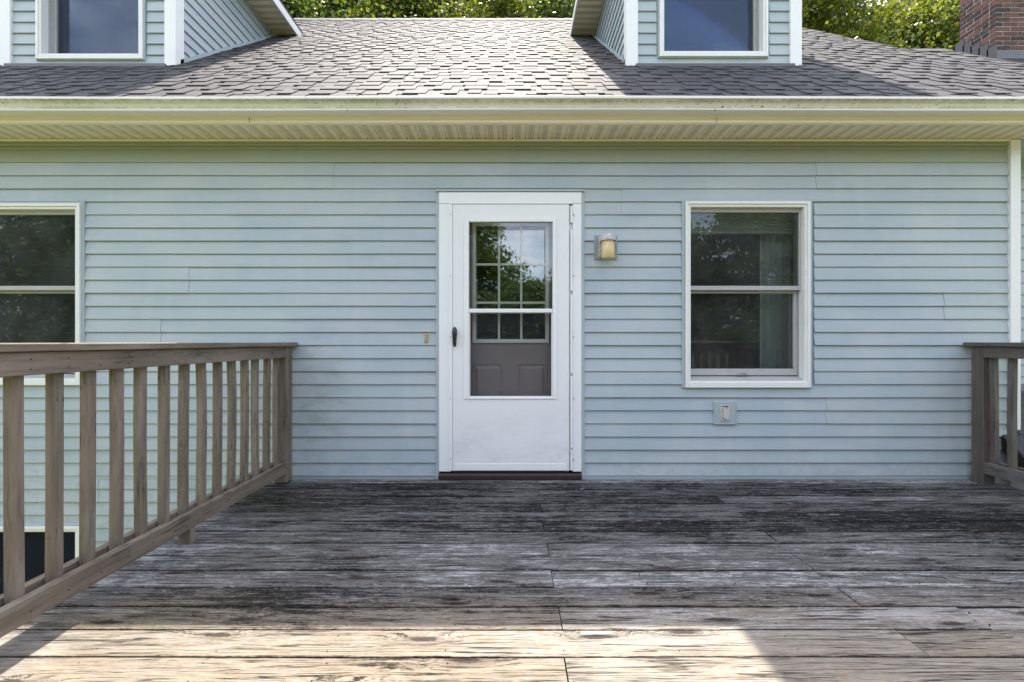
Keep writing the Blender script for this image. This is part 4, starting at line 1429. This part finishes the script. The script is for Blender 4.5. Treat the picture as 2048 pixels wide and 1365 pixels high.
def wavy_box_y(mb, x0, x1, y0, y1, z0, z1, amp, n=8, ph=0.0):
    vs_ = []; fs_ = []
    for i in range(n + 1):
        t = i / n; y = y0 + (y1 - y0) * t
        e = amp * math.sin(math.pi * t * 1.5 + ph)
        vs_ += [(x0, y, z0 + e), (x1, y, z0 + e), (x1, y, z1 + e), (x0, y, z1 + e)]
    for i in range(n):
        fs_ += [(i * 4 + j, i * 4 + (j + 1) % 4, i * 4 + 4 + (j + 1) % 4, i * 4 + 4 + j) for j in range(4)]
    fs_ += [(3, 2, 1, 0), (n * 4, n * 4 + 1, n * 4 + 2, n * 4 + 3)]
    mb.add(vs_, fs_)


def side_railing(s, xin, label, seed0, d0=3.30, sp=0.1335, MY='rail_y', MZ='rail_z'):
    """s = -1 left, +1 right; xin = x of the face that looks on to the deck"""
    root = empty('deck_railing', (xin, -1.8, 0), label, 'railing', 'railings round the deck')
    off = Vector((-xin, 1.8, 0))
    def part(name, mb, m, bevel=0):
        o = obj(name, mb, m, root, bevel); o.location = off; return o
    A = lambda a, b: sorted((xin + s * a, xin + s * b))
    yw = -0.055
    yp = -3.42
    for (ya, yb2) in ((yw - 0.089, yw), (yp - 0.089, yp)):
        mb = MB(); x0, x1 = A(0.0, 0.089); mb.box(x0, x1, ya, yb2, -0.26 if s > 0 else 0.012, 1.034)
        part('post', mb, M[MZ], 0.004)
        mb = MB(); mb.box(x0 + 0.004, x1 - 0.004, ya + 0.004, yb2 - 0.004, 0.001, 0.0115)
        part('post_foot', mb, M['threshold'])
    ya, yb2 = yp + 0.001, yw - 0.090
    for (n_, a, b, z0, z1, m, am) in (('top_rail', 0.0, 0.036, 0.952, 1.034, MY, 0.002), ('bottom_rail', 0.0, 0.036, 0.086, 0.172, MY, 0.006),
                                      ('top_rail', 0.078, 0.114, 0.952, 1.034, MY, 0.002), ('bottom_rail', 0.078, 0.114, 0.090, 0.176, MY, 0.006)):
        mb = MB(); x0, x1 = A(a, b); wavy_box_y(mb, x0, x1, ya, yb2, z0, z1, am)
        part(n_, mb, M[m], 0.004)
    mb = MB(); x0, x1 = A(-0.028, 0.128); wavy_box_y(mb, x0, x1, yp - 0.12, -0.020, 1.0355, 1.0655, 0.002, 10)
    part('cap_rail', mb, M[MY], 0.005)
    mb = MB(); x0, x1 = A(0.0, 0.075); mb.box(x0 + 0.003, x1 - 0.003, 2.365 - CAMD - 0.019, 2.365 - CAMD + 0.019, 0.001, 0.085)
    part('support_block', mb, M[MZ], 0.003)
    d = d0
    i = 0
    while d > 0.2:
        o = link('baluster', bal_mesh(0.935, seed0 + i, M[MZ]), root)
        o.location = Vector((xin + s * 0.057, d - CAMD, 0.088)) + off
        d -= sp; i += 1
    # nail heads in the rails at every baluster
    mb = MB(); d = d0
    while d > 0.2:
        for z in (0.975, 1.01, 0.125):
            xx = xin - s * 0.0008
            mb.box(xx - 0.001, xx + 0.001, d - CAMD - 0.002, d - CAMD + 0.002, z - 0.002, z + 0.002)
        d -= sp
    part('nail_heads', mb, M['threshold'])['kind'] = 'stuff'
    return root

side_railing(-1, -1.690, 'brown wooden railing running out from the house on the left of the deck', 100)
side_railing(1, 3.530, 'dark wooden railing at the far right end of the deck', 300, d0=3.315, sp=0.124, MY='rail_y_grey', MZ='rail_z_grey')


def front_railing():
    root = empty('deck_railing', (0.9, -3.60, 0), 'wooden railing along the open front edge of the deck facing the lawn', 'railing', 'railings round the deck')
    off = Vector((-0.9, 3.60, 0))
    def part(name, mb, m, bevel=0):
        o = obj(name, mb, m, root, bevel); o.location = off; return o
    x0, x1 = -1.57, 3.55
    for (n_, a, b, z0, z1) in (('top_rail', -3.615, -3.579, 0.952, 1.034), ('bottom_rail', -3.615, -3.579, 0.086, 0.172)):
        mb = MB(); mb.box(x0, x1, a, b, z0, z1); part(n_, mb, M['rail_x'], 0.004)
    mb = MB(); mb.box(x0, x1, -3.66, -3.53, 1.0355, 1.0655); part('cap_rail', mb, M['rail_x'], 0.005)
    for x in (0.1, 1.85):
        mb = MB(); mb.box(x - 0.044, x + 0.044, -3.706, -3.617, -0.26, 1.034); part('post', mb, M['rail_z'], 0.004)
    x = x0 + 0.1; i = 0
    while x < x1 - 0.05:
        o = link('baluster', bal_mesh(0.935, 500 + i), root); o.location = Vector((x, -3.637, 0.088)) + off
        x += 0.138; i += 1
front_railing()

# ------------------------------------------------------------------ small things on the wall
def lamp():
    d = 3.44
    x0, x1 = PX(1189, 3.455), PX(1235, 3.455); z0, z1 = PZ(518.5, 3.455), PZ(470.5, 3.455)
    root = empty('wall_lamp', ((x0 + x1) / 2, 0, (z0 + z1) / 2), 'wall lamp with amber glass cylinder and grey hood right of the door', 'wall lamp')
    off = -root.location
    def part(n, mb, m, bevel=0, smooth=False):
        o = obj(n, mb, m, root, bevel, smooth=smooth); o.location = off; return o
    mb = MB(); mb.box(x0, x1, -0.024, -0.004, z0, z1)
    part('mounting_block', mb, M['plate'], 0.004)
    bx0, bx1 = PX(1198, 3.43), PX(1227, 3.43)
    mb = MB(); mb.box(bx0, bx1, -0.034, -0.0245, PZ(513, 3.43), PZ(472, 3.43))
    part('back_plate', mb, M['metal'], 0.003)
    cx = PX(1216, 3.38); cy = -0.100
    R_ = 0.0485
    zt, zl = PZ(481, 3.37), PZ(516.5, 3.37)
    mb = MB(); mb.lathe(cx, cy, [(0.0, zl), (R_ * 0.9, zl), (R_, zl + 0.005), (R_, zt + 0.004), (R_ * 0.9, zt + 0.005), (0, zt + 0.005)], 32)
    part('glass_shade', mb, M['amber'], 0, True)
    mb = MB(); RH = R_ + 0.010
    mb.lathe(cx, cy, [(RH, zt - 0.002), (RH, zt + 0.034), (RH * 0.93, zt + 0.045), (RH * 0.7, zt + 0.052), (0, zt + 0.054)], 32)
    mb.box(cx - RH * 0.9, cx + RH * 0.9, cy + 0.01, -0.034, zt, zt + 0.036)
    part('hood', mb, M['metal'])
lamp()


def doorbell():
    x0, x1 = PX(849.2, 3.46), PX(855.2, 3.46); z0, z1 = PZ(685, 3.46), PZ(667, 3.46)
    root = empty('doorbell', ((x0 + x1) / 2, 0, (z0 + z1) / 2), 'small tan doorbell button on the siding left of the door', 'doorbell')
    off = -root.location
    mb = MB(); mb.box(x0, x1, -0.028, -0.008, z0, z1)
    o = obj('housing', mb, M['brass'], root, 0.003); o.location = off
    xm = (x0 + x1) / 2; zm = (z0 + z1) / 2
    mb = MB(); mb.box(xm - 0.0055, xm + 0.0055, -0.031, -0.0285, zm - 0.026, zm + 0.012)
    o = obj('button', mb, M['putty'], root, 0.001); o.location = off
    mb = MB(); mb.box(xm - 0.0015, xm + 0.0018, -0.0325, -0.0312, zm - 0.02, zm + 0.006)
    o = obj('button_slit', mb, M['threshold'], root); o.location = off
doorbell()


def outlet():
    x0, x1 = PX(1427.5, 3.455), PX(1473.5, 3.455); z0, z1 = PZ(849.5, 3.455), PZ(803, 3.455)
    root = empty('outdoor_outlet', ((x0 + x1) / 2, 0, (z0 + z1) / 2), 'covered outdoor socket on a square blue-grey block under the right window', 'outlet')
    off = -root.location
    def part(n, mb, m, bevel=0, smooth=False):
        o = obj(n, mb, m, root, bevel, smooth=smooth); o.location = off; return o
    mb = MB(); mb.box(x0, x1, -0.028, -0.003, z0, z1)
    part('mounting_block', mb, M['channel'], 0.004)
    mb = MB(); mb.frame(x0 + 0.008, x1 - 0.008, z0 + 0.008, z1 - 0.008, 0.002, 0.002, 0.002, 0.002, -0.0305, -0.0285)
    part('rim', mb, M['channel'], 0.001)
    a, b = PX(1441.5, 3.44), PX(1461, 3.44); c, d = PZ(842, 3.44), PZ(811, 3.44)
    mb = MB(); mb.box(a, b, -0.035, -0.0286, c, d)
    part('cover_plate', mb, M['putty'], 0.002)
    fa, fb = PX(1447.5, 3.43), PX(1458, 3.43); fc, fd = PZ(839, 3.43), PZ(814, 3.43); xm = (fa + fb) / 2; rr = (fb - fa) / 2
    ring = [(fa, fd), (fb, fd)] + [(xm + rr * math.cos(t), fc + rr + rr * math.sin(t)) for t in np.linspace(0, -math.pi, 9)]
    mb = MB(); mb.prism([(x, -0.052, z) for x, z in ring], [(x, -0.0355, z) for x, z in ring])
    part('flap', mb, M['putty'], 0.002)
    mb = MB(); mb.box(fa - 0.004, fb + 0.004, -0.040, -0.0352, fd + 0.001, fd + 0.007); mb.box(xm - 0.004, xm + 0.003, -0.0535, -0.052, fd - 0.010, fd + 0.001)
    part('hinge', mb, M['threshold'])
outlet()


# ------------------------------------------------------------------ trees
def crown_arrays(rng, n_clump, per, height, base, rad, leaf, sigma):
    """leaf quads gathered in clumps spread through an uneven crown; returns verts (n*4,3)"""
    t = rng.random(n_clump)
    zc = base + (height - base) * t
    prof_r = rad * np.sqrt(np.clip(1 - (2 * t - 0.85) ** 2 / 1.5, 0.03, 1)) * (0.72 + 0.4 * rng.random(n_clump))
    ang = rng.random(n_clump) * 2 * np.pi
    rr = prof_r * np.power(rng.random(n_clump), 0.38)
    cl = np.stack([rr * np.cos(ang), rr * np.sin(ang), zc], 1)
    n = n_clump * per
    c = np.repeat(cl, per, 0)
    sg = np.repeat(sigma * (0.6 + 0.8 * rng.random(n_clump)), per)[:, None]
    c = c + rng.normal(size=(n, 3)) * sg * np.array([1, 1, 0.62])
    # leaf frames: normals mostly up and outwards
    nrm = rng.normal(size=(n, 3)) * 0.75 + np.array([0, 0, 0.75])
    out = c - np.array([0, 0, 0]); out[:, 2] = 0
    nrm += 0.35 * out / (np.linalg.norm(out, axis=1, keepdims=True) + 0.2)
    nrm /= np.linalg.norm(nrm, axis=1, keepdims=True)
    a = rng.normal(size=(n, 3)); a -= nrm * (a * nrm).sum(1, keepdims=True); a /= np.linalg.norm(a, axis=1, keepdims=True)
    b = np.cross(nrm, a)
    L = (leaf * (0.6 + 0.8 * rng.random(n)))[:, None]
    W = L * 0.42
    v = np.stack([c - a * L * 0.5, c + b * W + nrm * L * 0.06, c + a * L * 0.5, c - b * W + nrm * L * 0.06], 1)
    return v.reshape(-1, 3), cl


def quads_mesh(name, v, mat):
    me = bpy.data.meshes.new(name)
    n = len(v) // 4
    me.vertices.add(len(v)); me.vertices.foreach_set('co', v.astype(np.float32).ravel())
    me.loops.add(n * 4); me.loops.foreach_set('vertex_index', np.arange(n * 4, dtype=np.int32))
    me.polygons.add(n); me.polygons.foreach_set('loop_start', np.arange(0, n * 4, 4, dtype=np.int32))
    me.update(calc_edges=True)
    me.materials.append(mat)
    return me


def limb(mb, p0, p1, r0, r1, n=7, seg=4, rng=None, bend=0.1):
    p0, p1 = Vector(p0), Vector(p1)
    ax = (p1 - p0); L = ax.length; ax.normalize()
    u = ax.orthogonal().normalized(); v_ = ax.cross(u)
    bu, bv = (rng.uniform(-bend, bend), rng.uniform(-bend, bend)) if rng else (0, 0)
    vs_ = []; fs_ = []
    for i in range(seg + 1):
        t = i / seg; c = p0 + (p1 - p0) * t + (u * bu + v_ * bv) * L * math.sin(math.pi * t)
        r = r0 + (r1 - r0) * t
        for j in range(n):
            a = 2 * math.pi * j / n
            vs_.append(c + (u * math.cos(a) + v_ * math.sin(a)) * r)
    for i in range(seg):
        for j in range(n):
            j2 = (j + 1) % n
            fs_.append((i * n + j, i * n + j2, (i + 1) * n + j2, (i + 1) * n + j))
    mb.add(vs_, fs_)


def tree_meshes(seed, height, base, rad, n_clump, per, leaf, sigma, mat):
    rng = np.random.default_rng(seed); pr = random.Random(seed)
    v, cl = crown_arrays(rng, n_clump, per, height, base, rad, leaf, sigma)
    crown = quads_mesh('crown', v, mat)
    mb = MB()
    limb(mb, (0, 0, 0), (pr.uniform(-0.3, 0.3), pr.uniform(-0.3, 0.3), height * 0.82), 0.032 * height * 0.7, 0.03, 9, 7, pr, 0.02)
    idx = rng.choice(len(cl), min(46, len(cl)), replace=False)
    for i in idx:
        e = cl[i]
        z0_ = max(base * 0.6, min(e[2] - 0.35 * math.hypot(e[0], e[1]) - 0.4, height * 0.75))
        limb(mb, (0, 0, z0_), tuple(e), 0.018 + 0.05 * (1 - z0_ / height), 0.012, 5, 4, pr, 0.08)
    trunk = mb.mesh('trunk', M['bark'], fix=False, smooth=True)
    return trunk, crown


VARS = {
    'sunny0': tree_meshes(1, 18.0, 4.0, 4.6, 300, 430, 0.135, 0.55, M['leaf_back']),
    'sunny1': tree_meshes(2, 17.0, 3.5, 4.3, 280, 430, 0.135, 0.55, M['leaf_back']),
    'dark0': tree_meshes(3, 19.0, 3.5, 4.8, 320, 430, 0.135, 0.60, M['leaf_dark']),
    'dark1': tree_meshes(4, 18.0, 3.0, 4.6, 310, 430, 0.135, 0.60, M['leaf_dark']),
    'front0': tree_meshes(5, 11.0, 1.2, 3.6, 200, 200, 0.20, 0.50, M['leaf_front']),
    'front1': tree_meshes(6, 8.6, 0.7, 3.3, 170, 200, 0.19, 0.46, M['leaf_front']),
}


def tree(kind, x, y, label, group=None, rz=0.0, sc=1.0):
    root = empty('tree', (x, y, GZ), label, 'tree', group)
    root.rotation_euler = (0, 0, rz); root.scale = (sc, sc, sc)
    t, c = VARS[kind]
    link('trunk', t, root); link('crown', c, root)
    return root


gB = 'tall leafy trees behind the roof between the dormers'
BL_ = ['dark dense tree over the ridge close to the left dormer eave', 'dense green tree over the left third of the ridge', 'lighter yellow-green tree over the middle of the ridge',
       'dark dense tree over the ridge close to the right dormer eave', 'tree mostly hidden behind the right dormer', 'tallest back-row tree behind the left end of the ridge',
       'tall back-row tree seen through gaps over the ridge centre', 'tall back-row tree behind the right end of the ridge']
for i, (x, y, kd, sc) in enumerate([(-10.5, 15.5, 'dark0', 1.02), (-6.0, 16.8, 'dark1', 1.05), (-2.0, 15.2, 'sunny1', 1.08), (2.6, 16.4, 'dark0', 1.0), (6.2, 19.5, 'dark1', 1.1),
                                    (-8.2, 22, 'dark1', 1.2), (-3.8, 22.5, 'dark0', 1.2), (0.6, 22, 'dark1', 1.25)]):
    tree(kd, x, y, BL_[i], gB, i * 1.3, sc)
gR = 'sunlit trees right of the right dormer'
RL_ = ['sunlit yellow-green tree touching the right side of the right dormer', 'sunlit yellow-green tree midway between right dormer and chimney', 'sunlit yellow-green tree beside the brick chimney',
       'darker back-row tree behind the roof slope right of the right dormer', 'darker back-row tree behind the brick chimney', 'tree at the far right mostly hidden by the brick chimney', 'dark back-row tree half hidden by the right side of the right dormer']
for i, (x, y, kd, sc) in enumerate([(11.0, 14.5, 'sunny0', 0.98), (15.4, 16.5, 'sunny1', 1.02), (18.6, 17.2, 'sunny0', 1.08), (13.5, 22.5, 'dark1', 1.15), (19.0, 25, 'dark0', 1.2), (23.2, 21.5, 'dark1', 1.1), (9.0, 21.0, 'dark0', 1.1)]):
    tree(kd, x, y, RL_[i], gR, i * 0.9 + 0.4, sc)
for i, (x, y, kd, sc) in enumerate([(-17.5, 15.5, 'dark1', 1.0), (-23.5, 18, 'dark0', 1.0)]):
    tree(kd, x, y, ('dark tree at the left edge nearest the left dormer', 'dark tree farthest left behind the house')[i], 'dark trees beyond the left dormer', i + 0.5, sc)
FL_ = ['tall garden tree mirrored at the left of the door glass', 'low garden tree mirrored at the centre of the door glass', 'low garden tree mirrored at the right of the door glass',
       'garden tree across the lawn mirrored at the left of the right window', 'garden tree across the lawn mirrored in the middle of the right window', 'garden tree across the lawn mirrored at the right of the right window',
       'garden tree across the lawn left of the one in the door glass', 'garden tree across the lawn opposite the left railing', 'garden tree mirrored at the right side of the left window',
       'large garden tree mirrored in the left window', 'garden tree across the lawn beyond the right window reflections', 'garden tree at the far left end of the lawn', 'garden tree at the far right end of the lawn']
gF = 'garden trees across the lawn that show only mirrored in the windows'
for i, (x, y, kd, sc) in enumerate([(-3.4, -25, 'front0', 1.05), (0.9, -22.5, 'front1', 0.82), (4.6, -27, 'front1', 0.95), (10.0, -25, 'front0', 1.0), (14.8, -23, 'front0', 1.1), (19.5, -26, 'front0', 1.0),
                                    (-9.5, -27, 'front1', 1.2), (-16, -25, 'front0', 1.15), (-22, -22, 'front0', 1.2), (-28, -25, 'front0', 1.3), (25, -24, 'front0', 1.2), (-34, -20, 'front0', 1.3), (31, -22, 'front0', 1.2)]):
    tree(kd, x, y, FL_[i], gF, i * 1.1, sc)
